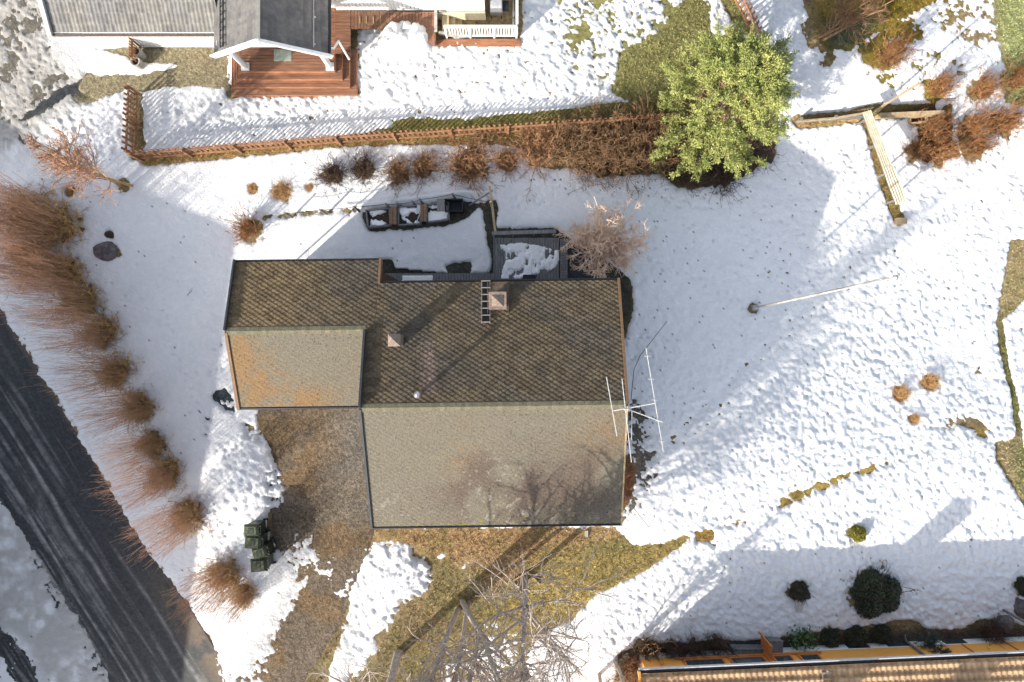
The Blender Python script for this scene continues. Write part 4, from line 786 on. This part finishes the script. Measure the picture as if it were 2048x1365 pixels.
# ---------------------------------------------------------------- wheelie bins
M_bin = mat('dark green plastic', (.045, .06, .03), (.02, .03, .02), 7, .4, .2, var=.25); M_binlid = mat('bin lid', (.09, .105, .05), (.02, .03, .025), 9, .45, .3, c3=(.26, .28, .14), var=.5)
def make_bin(loc, rz, label, s=1.):
    o = empty('wheelie_bin', (0, 0, 0), label, 'bin', 'row of bins by the hedge'); k = MB(); w, d, h = .215*s, .27*s, 1.0
    k.hexa([(-w*.8, -d*.75, .06), (w*.8, -d*.75, .06), (w*.8, d*.75, .06), (-w*.8, d*.75, .06), (-w, -d, h), (w, -d, h), (w, d, h), (-w, d, h)]); k.box(-w-.02, w+.02, -d-.02, d+.02, h-.06, h-.003); k.build('body', M_bin, o)
    k = MB(); k.hexa([(-w-.03, -d-.04, h), (w+.03, -d-.04, h), (w+.03, d+.02, h), (-w-.03, d+.02, h), (-w*.75, -d*.75, h+.07), (w*.75, -d*.75, h+.07), (w*.75, d*.7, h+.09), (-w*.75, d*.7, h+.09)]); k.box(-w*.45, w*.45, -d*.4, d*.3, h+.075, h+.1); lid = k.build('lid', M_binlid, o)
    k = MB(); k.tube([(-w*.8, d+.09, h+.02), (w*.8, d+.09, h+.02)], .018, 8); k.bar((-w*.7, d, h), (-w*.7, d+.09, h+.02), .03); k.bar((w*.7, d, h), (w*.7, d+.09, h+.02), .03); k.build('handle', M_black, o)
    for sx in (-1, 1): k = MB(); k.tube([(sx*w*.8, d*.8, .1), (sx*(w*.8+.06), d*.8, .1)], .1, 14); k.build('wheel', M_black, o)
    o.location = loc; o.rotation_euler = (0, 0, rz); return o
for x, y, rz, s_, lab in ((523, 1047, -88, .95, 'uppermost of four green wheelie bins, with the lightest lid'), (526, 1070, -94, 1.05, 'second wheelie bin from the top, with a broad dark lid'), (539, 1090, -75, .92, 'third wheelie bin from the top, turned slightly'), (537, 1114, -85, 1.05, 'lowest wheelie bin of the four, touching the hedge')):
    make_bin(PG(x, y), R(rz), lab, s_)
# ---------------------------------------------------------------- orange house
oc = P(1278, 1348, 2.6); OH = empty('orange_house', tuple([oc[0], oc[1], 0]), 'orange boarded house with brown pantile roof along the bottom edge', 'house', rz=R(2.6))
ORG[OH.name] = np.zeros(3)       # its parts are written in its own axes
M_or = mat('orange boards', (.80, .38, .09), (.66, .29, .065), 4, .7, .2, stretch=(.5, 1, 9)); M_ort = mat('orange trim', (.55, .20, .06), (.42, .15, .045), 6, .6)
def pan(u, v): return .05*np.abs(np.sin(u/.2*pi))+.12*((v/.32) % 1)
def pcolf(U, Y, V): k = hsh(np.floor(U/.2), np.floor(V/.32), 3); c = np.ones(U.shape+(3,))*np.array([.46, .30, .17])*(.8+.4*k)[..., None]; return mixc(c, sstep(.6, .8, fbm(U*.8, Y*.8, 3, 3))*.4, [.2, .15, .11])
ZE, ZR, YR = 2.6, 4.25, -4.6
pr = [slope('o', 0, 17.5, YR, ZR, .0, ZE, pan, pcolf, None, None, du=.04, dv=.035), slope('o', 0, 17.5, YR, ZR, -9.2, ZE, pan, pcolf, None, None, du=.1, dv=.08)]
join_slopes('roof', pr, M_tile, OH)
k = MB(); gable(k, .45, 17.3, -8.7, -.48, ZE, ZE, YR, ZR-.12, .46); k.build('wall', M_or, OH)
k = MB(); k.box(.47, 17.28, -8.68, -.5, -.9, .457); k.build('foundation', M_white, OH)
k = MB(); k.tube([(0.02, .07, ZE-.02), (17.5, .07, ZE-.02)], .075, 8); k.build('gutter', M_gutter, OH)
k = MB(); k.box(0.0, 17.5, .15, .19, ZE-.06, ZE+.06); k.build('gutter_lip', mat('pale metal edge', (.5, .5, .52), (.4, .4, .42), 6, .4), OH)
k = MB(); k.box(.0, .05, .0, .02, ZE-.2, ZE); k.bar((.0, .1, ZE+.02), (.0, YR, ZR+.06), .08, .2); k.build('bargeboard', M_or, OH)
for x0, x1 in ((2.0, 3.55), (3.75, 5.1), (5.4, 6.15), (6.4, 7.2)):
    f = window(OH, x0, x1, .75, 2.2, -.48, 1, M_ort); k = MB()
    for i in range(int((x1-x0-.2)/.13)): k.box(x0+.1+i*.13, x0+.17+i*.13, -.475, -.462, .85, 2.1)
    k.build('curtain', mat('curtain', (.45, .5, .44), (.3, .35, .32), 6, .9), f)
k = MB(); k.box(1.85, 7.35, -.475, -.42, 2.2, 2.32); k.box(1.85, 7.35, -.475, -.40, .66, .74); k.build('window_trim', M_ort, OH)
for x0 in (8.6, 10.15, 12.4): k = MB(); k.box(x0, x0+.85, -.5, -.49, -.02, .36); k.build('basement_window', M_glass, OH)
for x, m_ in ((11.0, M_greywood), (15.9, M_metal)):
    k = MB(); k.tube([(x, .05, ZE-.1), (x, -.3, ZE-.4), (x-.02, -.42, ZE-.6), (x-.02, -.42, .1), (x-.02, -.2, .02)], .045, 8); k.build('downpipe', m_, OH)
for x in (12.9, 14.6): k = MB(); k.box(x, x+.04, -.478, -.44, .5, ZE-.1); k.build('wall_batten', M_ort, OH)
for (cx_, cy_, tz) in ((4.55, -2.55, 5.9), (8.6, -3.0, 5.6)):
    k = MB(); k.box(cx_-.35, cx_+.35, cy_-.3, cy_+.3, 2.8, tz); c_ = k.build('chimney', M_conc, OH); k = MB(); k.box(cx_-.4, cx_+.4, cy_-.35, cy_+.35, tz+.002, tz+.06); k.build('chimney_cap', M_darktrim, c_)
k = MB(); zz = lambda y: ZE-y*(ZR-ZE)/(-YR)*1.+.16
for x in (6.45, 6.75): k.bar((x, -.1, zz(-.1)), (x, -3.5, zz(-3.5)), .03)
for i in range(11): y = -.15-.3*i; k.bar((6.43, y, zz(y)+.02), (6.77, y, zz(y)+.02), .03)
k.build('roof_ladder', mat('weathered steel', (.45, .43, .40)), OH)
tl = MB()
for i in range(9): tl.box(16.2, 17.4, .1+.0*i, .12, .3+i*.24, .32+i*.24)
for i in range(9): tl.box(16.15+i*.15, 16.17+i*.15, .08, .1, .1, 2.4)
k = MB(); [k.box(14.95+i*.26, 14.98+i*.26, -.40, .55, 1.9+.0*i, 1.93) for i in range(10)]; [k.box(14.9, 17.4, -.35+j*.2, -.33+j*.2, 1.95, 1.98) for j in range(5)]; k.bar((14.9, .6, 0), (14.9, .6, 1.95), .08); k.build('trellis', M_greywood, OH)
dk = empty('terrace_deck', PG(1540, 1300), 'grey timber terrace with planter boxes against the orange house', 'terrace')
x0, x1, y0, y1 = prect(1468, 1283, 1596, 1318, -.05); k = MB(); planks(k, x0, x1, y0, y1, .02, 'x'); k.build('boards', M_darktrim, dk)
for (a0, b0, c_, d_) in ((1467, 1300, 1536, 1312), (1540, 1284, 1566, 1308)):
    x0, x1, y0, y1 = prect(a0, b0, c_, d_, .5); k = MB(); k.box(x0, x1, y0, y1, .0, .5); k.box(x0-.02, x1+.02, y1+.003, y1+.03, .42, .52); k.build('planter_box', M_greywood, dk)
k = MB(); a = P(1534, 1283, .9); b = P(1545, 1310, 1.5); [k.bar((a[0]+.02, a[1]-.02-i*.001, .25+i*.13), (a[0]+.04, a[1]-.58, .25+i*.13), .03, .08) for i in range(9)]; k.bar((a[0], a[1], 0), (a[0], a[1], 1.4), .06); k.bar((a[0], a[1]-.6, 0), (a[0], a[1]-.6, 1.4), .06); k.build('slat_screen', M_ort, dk)
def rock(x, y, r, h, label, seed, m=M_rock, name='rock', cat='rock'):
    p = PG(x, y); V = []; Fc = []; nu, nv = 18, 9; rg = np.random.default_rng(seed)
    for j in range(nv+1):
        for i in range(nu):
            a = 2*pi*i/nu; t = j/nv*pi/2; q = np.array([math.cos(a)*math.cos(t), math.sin(a)*math.cos(t), math.sin(t)]); n = .75+.5*float(fbm(np.array(q[0]*1.7+seed*3), np.array(q[1]*1.7+q[2]), seed, 3)); V.append(p+q*[r*n, r*.8*n, h*n]-[0, 0, .05])
    Fc = [(j*nu+i, j*nu+(i+1) % nu, (j+1)*nu+(i+1) % nu, (j+1)*nu+i) for j in range(nv) for i in range(nu)]
    return tag(put(name, np.array(V), np.array(Fc), m, None, base=tuple(p)), label, cat)
rock(2006, 1246, .42, .4, 'grey garden rock in the snow edge by the orange house trellis', 3); rock(2047, 1216, .5, .4, 'dark boulder at the right edge above the orange house', 5)
rock(212, 503, .5, .3, 'dark wet rock in the shaded yard near the hedge', 7); rock(220, 470, .2, .25, 'small dark stump above the dark wet rock', 9, M_soil, 'stump', 'stump'); rock(1076, 1063, .1, .1, 'x', 2) if False else None
k = MB(); a = PG(1594, 1205, .02); k.hexa([tuple(a+np.array(q)) for q in ((-.1, -.35, 0), (.14, -.35, 0), (.2, .28, .02), (-.1, .28, .02), (-.1, -.35, .1), (.14, -.35, .1), (.2, .28, .2), (-.1, .28, .2))]); tag(k.build('plank', M_alu, None, base=tuple(a)), 'pale plank sticking out of the snow below the small round shrub', 'plank')
k = MB(); a = PG(1173, 1067, .0); k.box(a[0]-.05, a[0]+.05, a[1]-.12, a[1]+.12, a[2], a[2]+.1); tag(k.build('stone_block', M_conc, None, base=tuple(a)), 'small pale block on the ground below the lower right roof corner', 'block')
# unseen building added beyond the road, shaped so its shadow covers the lower left
nb = empty('unseen_shade_block', (-28, -14, 0), 'unseen tall grey block added beyond the left edge to shade the road and lower left', 'building')
fpn = [(-22.5, -6.2), (-34, -.9), (-37, -25), (-24.9, -25.4)]
k = MB(); k.prism(fpn, -.5, 7.5); k.build('wall', M_conc, nb)
mn = np.mean(fpn, 0); k = MB(); k.prism([tuple(np.array(q)+(np.array(q)-mn)*.04) for q in fpn], 7.502, 7.85); k.build('roof', M_darktrim, nb)
for fl in (1.0, 3.6, 5.4):
    for t in (.12, .37, .62, .86):
        k = MB(); a = np.array(fpn[0])*(1-t)+np.array(fpn[3])*t; e = (np.array(fpn[3])-np.array(fpn[0])); e = e/np.linalg.norm(e); k.bar((*(a-e*.6+[.01, 0]), fl+.6), (*(a+e*.6+[.01, 0]), fl+.6), .05, 1.2); k.build('window', M_glass, nb)
# ---------------------------------------------------------------- vegetation
RG = np.random.default_rng(11)
def norm(a): return a/np.maximum(np.linalg.norm(a, axis=-1, keepdims=True), 1e-9)
def grow(p, d, L, K, curl, bias=(0, 0, 0), rg=RG):
    N = len(p); pts = np.zeros((N, K, 3)); pts[:, 0] = p; d = norm(d); st = (np.asarray(L)/(K-1))[:, None] if np.ndim(L) else L/(K-1)
    for k in range(1, K):
        d = norm(d+rg.normal(size=(N, 3))*curl+np.array(bias)); pts[:, k] = pts[:, k-1]+d*st
    return pts
def side(pts, m, t0, t1, ang, up=0., rg=RG):
    N, K, _ = pts.shape; i = np.repeat(np.arange(N), m); t = rg.uniform(t0, t1, len(i))*(K-1); k = np.minimum(t.astype(int), K-2); f = (t-k)[:, None]
    p = pts[i, k]*(1-f)+pts[i, k+1]*f; d = norm(pts[i, k+1]-pts[i, k]); r = rg.normal(size=d.shape); r = norm(r-d*(r*d).sum(1, keepdims=True))
    return p, norm(d*math.cos(ang)+r*math.sin(ang)+np.array([0, 0, up])), i, t/(K-1)
def tubes(pts, r0, r1, n=3):
    N, K, _ = pts.shape; t = norm(np.gradient(pts, axis=1)); ref = np.array([.31, .23, .92]); x = norm(np.cross(t, ref)); y = np.cross(x, t)
    r = (np.asarray(r0).reshape(-1, 1)*(1-np.linspace(0, 1, K))+np.asarray(r1).reshape(-1, 1)*np.linspace(0, 1, K)); r = np.broadcast_to(r, (N, K))
    a = np.arange(n)*2*pi/n; V = pts[:, :, None]+(x[:, :, None]*np.cos(a)[:, None]+y[:, :, None]*np.sin(a)[:, None])*r[:, :, None, None]
    b = (np.arange(N)[:, None, None]*K+np.arange(K-1)[None, :, None])*n; j = np.arange(n); j2 = (j+1) % n
    Fq = np.stack([b+j, b+j2, b+n+j2, b+n+j], -1).reshape(-1, 4); return V.reshape(-1, 3), Fq
def merge(L):
    V = []; Q = []; n = 0
    for v, q in L: V.append(v); Q.append(q+n); n += len(v)
    return np.concatenate(V), np.concatenate(Q)
def leaves(Pc, w, l, rg=RG, up=.4, dirs=None):
    N = len(Pc); nrm_ = norm(rg.normal(size=(N, 3))+[0, 0, up]); d = norm(rg.normal(size=(N, 3)) if dirs is None else dirs+rg.normal(size=(N, 3))*.45); d = norm(d-nrm_*(d*nrm_).sum(1, keepdims=True)); s_ = np.cross(nrm_, d)
    w = w*rg.uniform(.7, 1.2, (N, 1)); l = l*rg.uniform(.7, 1.3, (N, 1)); V = np.stack([Pc, Pc+d*l*.5+s_*w/2, Pc+d*l, Pc+d*l*.5-s_*w/2], 1).reshape(-1, 3); return V, np.arange(4*N).reshape(-1, 4)
def dirup(N, spread, rg=RG, zmin=.2):
    a = rg.uniform(0, 2*pi, N); t = np.abs(rg.normal(0, spread, N)).clip(0, 1.4); return np.stack([np.cos(a)*np.sin(t), np.sin(a)*np.sin(t), np.cos(t)], 1), a
B_ = dict(gold=mat('golden bark', (.62, .41, .19), (.33, .20, .085), 5, .7, 0, c3=(.78, .58, .33), var=.15), rusty=mat('red brown twigs', (.58, .36, .24), (.38, .22, .14), 5, .7, 0, c3=(.72, .52, .36), var=.15),
          red=mat('rusty bark', (.42, .23, .12), (.16, .09, .05), 5, .8, 0, c3=(.56, .36, .2), var=.2), dark=mat('dark purple twigs', (.13, .08, .06), (.05, .032, .028), 5, .8, 0, var=.2), tan=mat('tan bark', (.32, .19, .10), (.13, .08, .045), 5, .8, 0, c3=(.45, .30, .17), var=.15),
          straw=mat('straw', (.72, .46, .22), (.42, .23, .09), 9, .8, 0, c3=(.85, .66, .4)), orange=mat('rusty orange twigs', (.42, .21, .09), (.18, .09, .04), 4, .8, 0, c3=(.5, .27, .1), var=.2),
          pale=mat('pale grey bark', (.80, .68, .54), (.56, .44, .34), 5, .8, 0, c3=(.8, .7, .58)), grey=mat('grey tree bark', (.46, .42, .38), (.26, .23, .20), 8, .9, .4, 30, c3=(.6, .56, .5)), twig=mat('greyish branch tips', (.50, .42, .36), (.32, .26, .22), 5, .8, 0))
L_ = dict(dark=mat('dark evergreen leaves', (.075, .09, .05), (.02, .028, .02), 12, .5, 0, c3=(.17, .16, .10)), small=mat('brownish evergreen leaves', (.085, .075, .05), (.03, .035, .025), 9, .6, 0), yellow=mat('yellow green leaves', (.36, .33, .05), (.17, .16, .03), 12, .6, 0, c3=(.55, .42, .12)), teal=mat('blue green needles', (.06, .10, .09), (.025, .045, .045), 8, .7, 0), vine=mat('green climbing leaves', (.10, .17, .06), (.04, .08, .03), 8, .6, 0))
def stems(n, r, h, spread, curl, rad, K=6, sub=3, sublen=.4, ang=.7, rg=RG, base=.35, up=0.):
    d, a = dirup(n, spread, rg); q = rg.uniform(0, 1, n)**.5*r*base; p = np.stack([np.cos(a)*q, np.sin(a)*q, np.full(n, -.05)], 1)
    L = h*rg.uniform(.6, 1.1, n)/np.maximum(d[:, 2], .55); pts = grow(p, d, L, K, curl, (0, 0, up), rg); out = [tubes(pts, rad, rad*.45)]
    if sub:
        for lv in range(2 if sub > 2 else 1):
            p, d2, i, t = side(pts, sub, .3, 1, ang, .15, rg); l2 = h*sublen*rg.uniform(.5, 1.1, len(p))*(.7 if lv else 1); pts = grow(p, d2, l2, 4, curl, (0, 0, up), rg); out.append(tubes(pts, rad*.6, rad*.3)); sub = 2
    return merge(out)
def proto(kind, sd):
    rg = np.random.default_rng(sd)
    if kind == 'straw':
        d, a = dirup(260, .8, rg); p = np.c_[np.cos(a), np.sin(a), a*0]*(rg.uniform(0, 1, 260)**.5*.5)[:, None]; pts = grow(p, d, rg.uniform(.5, 1.35, 260), 5, .38, (0, 0, -.22), rg); return [('stalks', 'straw', tubes(pts, .018, .006))]
    if kind == 'hedge':      # unit radius, real height about 3.5
        t = stems(200, .9, 1.15, .6, .5, .018, 7, 3, .36, .8, rg, .5); d, a = dirup(230, .16, rg); q = rg.uniform(0, 1, 230)**.5*1.05; p = np.stack([np.cos(a)*q, np.sin(a)*q, rg.uniform(.3, 1.1, 230)], 1)
        pts = grow(p, d, rg.uniform(1.6, 3.1, 230), 5, .06, (0, 0, .05), rg); p2, d2, i, tt = side(pts, 2, .4, .95, .35, .1, rg); s2 = grow(p2, d2, rg.uniform(.3, .8, len(p2)), 3, .1, (0, 0, .05), rg)
        return [('tangled_base', 'gold', t), ('shoots', 'rusty', merge([tubes(pts, .0055, .0035), tubes(s2, .0042, .003)]))]
    if kind == 'light': return [('branches', 'orange', merge([stems(60, 1, 1., .5, .35, .02, 6, 3, .4, .7, rg, .6), stems(40, 1, 1.9, .4, .12, .012, 6, 2, .3, .5, rg, .5)]))]
    if kind == 'curly': return [('branches', 'tan', stems(60, 1, 1., .8, .45, .035, 8, 1, .4, .8, rg, .4, .05))]
    if kind == 'tan': return [('branches', 'tan', stems(150, 1, 1., .85, .3, .015, 6, 4, .38, .7, rg, .6))]
    if kind == 'dark': return [('branches', 'dark', merge([stems(110, 1, 1., .75, .3, .016, 6, 4, .36, .7, rg, .5), stems(30, 1, 1.2, 1.0, .15, .008, 5, 2, .3, .5, rg, .5)]))]
    if kind in ('red', 'orange'): return [('branches', kind, stems(120, 1, 1., .62 if kind == 'orange' else .72, .28, .017, 6, 4, .36, .65, rg, .5))]
    N = 7000 if kind == 'leafdark' else 2600
    u = norm(rg.normal(size=(N, 3))); u[:, 2] = np.abs(u[:, 2]); cl = norm(rg.normal(size=(34, 3))); cl[:, 2] = np.abs(cl[:, 2]); bump = np.max((u@cl.T-.86).clip(0, 1), 1)*2.2; azu = np.arctan2(u[:, 1], u[:, 0]); rr = (.62+bump*.55)*rg.uniform(.8, 1.0, N)*(1+.09*np.sin(azu*3+sd)+.08*np.sin(azu*5+2*sd))
    k = {'leafdark': 'dark', 'leafedge': 'dark', 'leafsmall': 'small', 'yellow': 'yellow', 'cover': 'dark'}[kind]; sz = .085 if kind in ('leafdark',) else .12
    return [('foliage', k, leaves(u*rr[:, None], sz*.5, sz, rg, .6, u)), ('stems', 'dark', stems(30, .8, .75, .7, .2, .02, 5, 3, .3, .7, rg, .3))]
HSC = {'straw': 1., 'hedge': 1.}
PROTO = {}
bs = {}
rgp = random.Random(5)
for (x, y, r, h, kind, lab, grp, cat) in SH:
    r *= {'orange': .8, 'hedge': .82}.get(kind, 1); v = rgp.randrange(3 if kind in ('hedge', 'red', 'orange', 'dark', 'tan', 'straw') else 1)
    if (kind, v) not in PROTO:
        names = {'straw': 'grass_tuft', 'hedge': 'hedge_bush'}.get(kind, 'bare_shrub' if kind in ('dark', 'red', 'tan', 'orange', 'light', 'curly') else 'evergreen_shrub')
        o = empty(names, (0, 0, 0))
        for (pn, mk, (V, Q)) in proto(kind, 100+v*7+len(kind)): put(pn, V, Q, (L_ if pn == 'foliage' else B_)[mk], o)
        PROTO[(kind, v)] = o
    else: o = copy_tree(PROTO[(kind, v)])
    for k_ in ('label', 'category', 'group'):
        if k_ in o: del o[k_]
    tag(o, lab, cat, grp); o.location = PG(x, y, .0); o.rotation_euler = (0, 0, rgp.uniform(0, 6.28)); hz_ = h/3.6 if kind == 'hedge' else h/(1.05 if kind != 'light' else 1.9)
    o.scale = (r, r, hz_) if kind != 'hedge' else (r, r, hz_)
# ---- trees
def tree_obj(name, base, label, trunks, branch, tips, crown_m='twig', trunk_m='grey', cat='tree', extra=None):
    o = empty(name, base, label, cat); put('trunk', *merge(trunks), B_[trunk_m], o, smooth=True); put('crown', *merge(branch+tips), B_[crown_m], o); return o
def bare_tree(name, px, py, label, h, r0, lean, sd, ntr=1, crown='twig', trunk='grey', nb=13, spread=.75, t0=.25, bl=.42):
    rg = np.random.default_rng(sd); b = PG(px, py); p = b+rg.normal(size=(ntr, 3))*[.18*(ntr > 1), .12*(ntr > 1), 0]-[0, 0, .1]
    d = np.tile(np.array([lean[0], lean[1], 1.]), (ntr, 1))+rg.normal(size=(ntr, 3))*.12*(ntr > 1); T0 = grow(p, d, np.full(ntr, h), 12, .03, (0, 0, .03), rg); r = np.full(ntr, r0)*rg.uniform(.75, 1, ntr); tr = [tubes(T0, r, r*.22, 9)]
    p1, d1, i, t = side(T0, nb, t0, .97, spread, .25, rg); L1 = h*bl*(1.15-t)*rg.uniform(.7, 1.2, len(p1)); B1 = grow(p1, d1, L1, 8, .13, (0, 0, .05), rg); ra = r[i]*(1-t*.7)*.6; br = [tubes(B1, ra, ra*.22, 6)]
    p2, d2, i2, t2 = side(B1, 9, .2, 1, .65, .1, rg); L2 = L1[i2]*.45*rg.uniform(.6, 1.2, len(p2)); B2 = grow(p2, d2, L2, 6, .16, (0, 0, .03), rg); rb = np.maximum(ra[i2]*.42, .012); br.append(tubes(B2, rb, rb*.4, 4))
    p3, d3, i3, t3 = side(B2, 7, .15, 1, .6, .05, rg); L3 = L2[i3]*.5*rg.uniform(.6, 1.2, len(p3)); B3 = grow(p3, d3, L3, 4, .16, (0, 0, .0), rg); tp_ = [tubes(B3, .009, .0045, 3)]
    return tree_obj(name, b, label, tr, br, tp_, crown, trunk)
bare_tree('bare_tree', 1050, 1158, 'bare tree with a grey trunk rising from the sandpit below the house', 10.2, .15, (.0, .0), 21, 1, nb=24, bl=.46)
bare_tree('bare_tree', 930, 1212, 'bare multi stemmed tree with tangled dark foot in the middle of the lawn', 10.4, .125, (.02, .0), 22, 3, nb=13, bl=.44)
bare_tree('bare_tree', 797, 1306, 'bare tree with a thick leaning trunk near the bottom edge beside the driveway', 10.6, .2, (.02, .03), 23, 1, nb=24, bl=.46)
bare_tree('bare_tree', 1215, 1330, 'slender bare tree near the bottom edge left of the orange house', 4.8, .09, (-.05, .05), 26, 2, nb=8)
bare_tree('bare_tree', 1640, 72, 'bare spreading tree over dark mossy ground at the top right', 4.2, .07, (.1, -.05), 24, 3, 'tan', 'tan', nb=7, t0=.15, bl=.55)
bare_tree('young_tree', 262, 372, 'young leaning pale stemmed tree next to the hedge at the left', 6.0, .07, (-.12, .0), 25, 2, 'rusty', 'gold', nb=16, spread=.6, bl=.34)
rg = np.random.default_rng(31); b = PG(1200, 500); o = empty('bare_bush_tree', b, 'big pale pinkish twiggy bush beside the grey deck', 'bush')
t = 46; a = rg.uniform(0, 2*pi, t); d = np.stack([np.cos(a)*rg.uniform(.1, .62, t)-.03, np.sin(a)*rg.uniform(.1, .62, t), np.full(t, 1.)], 1); T0 = grow(np.tile(b, (t, 1))+rg.normal(size=(t, 3))*[.2, .2, 0], d, rg.uniform(1.7, 2.8, t), 8, .12, (0, 0, -.02), rg)
p1, d1, i, tt = side(T0, 10, .35, 1, .8, .1, rg); B1 = grow(p1, d1, rg.uniform(.3, .7, len(p1)), 6, .22, (0, 0, 0), rg); p2, d2, i, tt = side(B1, 9, .2, 1, .7, .1, rg); B2 = grow(p2, d2, rg.uniform(.12, .3, len(p2)), 4, .25, (0, 0, 0), rg)
put('stems', *merge([tubes(T0, .028, .011, 5), tubes(B1, .012, .006, 4)]), B_['pale'], o); put('twigs', *tubes(B2, .0095, .005), mat('pinkish twig tips', (.84, .62, .46), (.62, .42, .3), 5, .8, 0), o)
# conifer
rg = np.random.default_rng(41); b = PG(1405, 250); o = empty('conifer', b, 'big yellow green conifer with feathery foliage at the upper right', 'tree'); H = 6.2
put('trunk', *tubes(grow(b[None]-[0, 0, .1], np.array([[0, 0, 1.]]), np.array([H-.3]), 10, .02, (0, 0, .02), rg), .17, .03, 8), B_['grey'], o, smooth=True)
n = 230; z = rg.uniform(.03, 1, n)**.85; az = rg.uniform(0, 2*pi, n); lob = 1+.13*np.sin(az*5+z*9)+.13*np.sin(az*9-z*14+2); Lb = (2.62*(1-z**1.9)**.8+.2)*lob*rg.uniform(.8, 1.05, n)
d = np.stack([np.cos(az), np.sin(az), .12+.9*z**2+rg.normal(size=n)*.08], 1); BR = grow(np.stack([np.full(n, b[0]), np.full(n, b[1]), b[2]+z*(H-.5)+.15], 1), d, Lb, 7, .09, (0, 0, .04), rg)
put('branches', *tubes(BR, .022, .007, 4), B_['tan'], o)
p1, d1, i, t_ = side(BR, 30, .5, 1, .55, .12, rg); S1 = grow(p1, d1, rg.uniform(.12, .3, len(p1)), 4, .1, (0, 0, .06), rg); LP = []; LD = []
for k in range(1, 4):
    for _ in range(6):
        q = S1[:, k]+rg.normal(size=(len(S1), 3))*.035; LP.append(q); LD.append(norm(S1[:, k]-S1[:, k-1]))
LP = np.concatenate(LP); LD = np.concatenate(LD)
put('foliage', *leaves(LP, .03, .10, rg, .7, LD), mat('conifer foliage', (.37, .38, .125), (.16, .20, .05), 1.4, .6, 0, c3=(.52, .47, .14)), o)
b = PG(1842, 1278); o = empty('small_conifer', b, 'small blue green conifer leaning over the white base of the orange house', 'conifer'); ax_ = np.array([.12, -.1, 1.])
z = rg.uniform(.05, 1, 130); az = rg.uniform(0, 2*pi, 130); d = np.stack([np.cos(az), np.sin(az), np.full(130, .35)], 1); BR = grow(b+z[:, None]*ax_*1.7, d, .75*(1.05-z), 5, .08, (0, 0, .02), rg); p1, d1, i, t_ = side(BR, 26, .1, 1, .6, 0, rg)
put('trunk', *tubes(grow(b[None], ax_[None], np.array([1.7]), 5, .01), .03, .01, 6), B_['grey'], o); put('foliage', *leaves(p1, .02, .11, rg, .4, d1), L_['teal'], o); put('branches', *tubes(BR, .009, .004), B_['dark'], o)
b = PG(1602, 1270); o = empty('climbing_plant', b, 'green leafy climber at the left end of the dark planting bed', 'plant'); LPp = b+np.c_[rg.normal(size=240)*.28, rg.normal(size=240)*.22, rg.uniform(0, .6, 240)]; put('foliage', *leaves(LPp, .09, .15, rg, .6), L_['vine'], o); put('stems', *tubes(grow(np.tile(b, (14, 1)), dirup(14, .6, rg)[0], .7, 5, .2), .012, .006), B_['dark'], o)
# grass: short blades on the bare patches, one object
gm = (B > .75) & (gc[..., 1] > .08); yy_, xx_ = np.nonzero(gm & (TS < -.015)); keep = rng.random(len(xx_)) < .55; xx_ = xx_[keep]; yy_ = yy_[keep]
ok = ~((dv[yy_, xx_] > .4) | (pw[yy_, xx_] > .4) | (rd[yy_, xx_] > .4)); 
for p_ in foot: ok &= pmask(p_, gx[xx_], gy[yy_]) < .5
xx_ = xx_[ok]; yy_ = yy_[ok]; n = len(xx_); X = gx[xx_]+rng.uniform(-2, 2, n); Y = gy[yy_]+rng.uniform(-2, 2, n); g = G(X, Y)
Pg = np.stack([(X-1024)/F*(CH-g), (682.5-Y)/F*(CH-g), g], 1); Pg = np.repeat(Pg, 3, 0)+rng.normal(size=(3*n, 3))*[.03, .03, 0]; dd = dirup(3*n, .9, rng)[0]; Vg, Qg = leaves(Pg, .022, .10, rng, 0, dd)
cg = np.repeat(np.repeat(gc[yy_, xx_], 3, 0)*rng.uniform(.75, 2.1, (3*n, 1)), 4, 0)
o = put('grass', Vg, Qg, mat('grass blades', (1.2, 1.15, 1.0), (.7, .75, .7), 20, .8, 0, attr=True), None, cols={'Col': cg}); tag(o, 'dead and green grass blades on the thawed patches', None, None, 'stuff')
# fallen twigs in the smooth snow
for i, (x, y, lab) in enumerate(((377, 592, 'forked fallen twig on the smooth shaded snow left of the house'),)):
    p = PG(x, y, .12); T0 = grow(p[None], np.array([[.6, .8, 0.]]), np.array([.35]), 5, .15, (0, 0, 0)); p1, d1, _, _ = side(T0, 4, .3, 1, .6); d1[:, 2] = 0; o = put('twig', *merge([tubes(T0, .012, .005), tubes(grow(p1, d1, .16, 3, .1), .007, .004)]), B_['dark'], None, base=tuple(p)); tag(o, lab, 'twig')
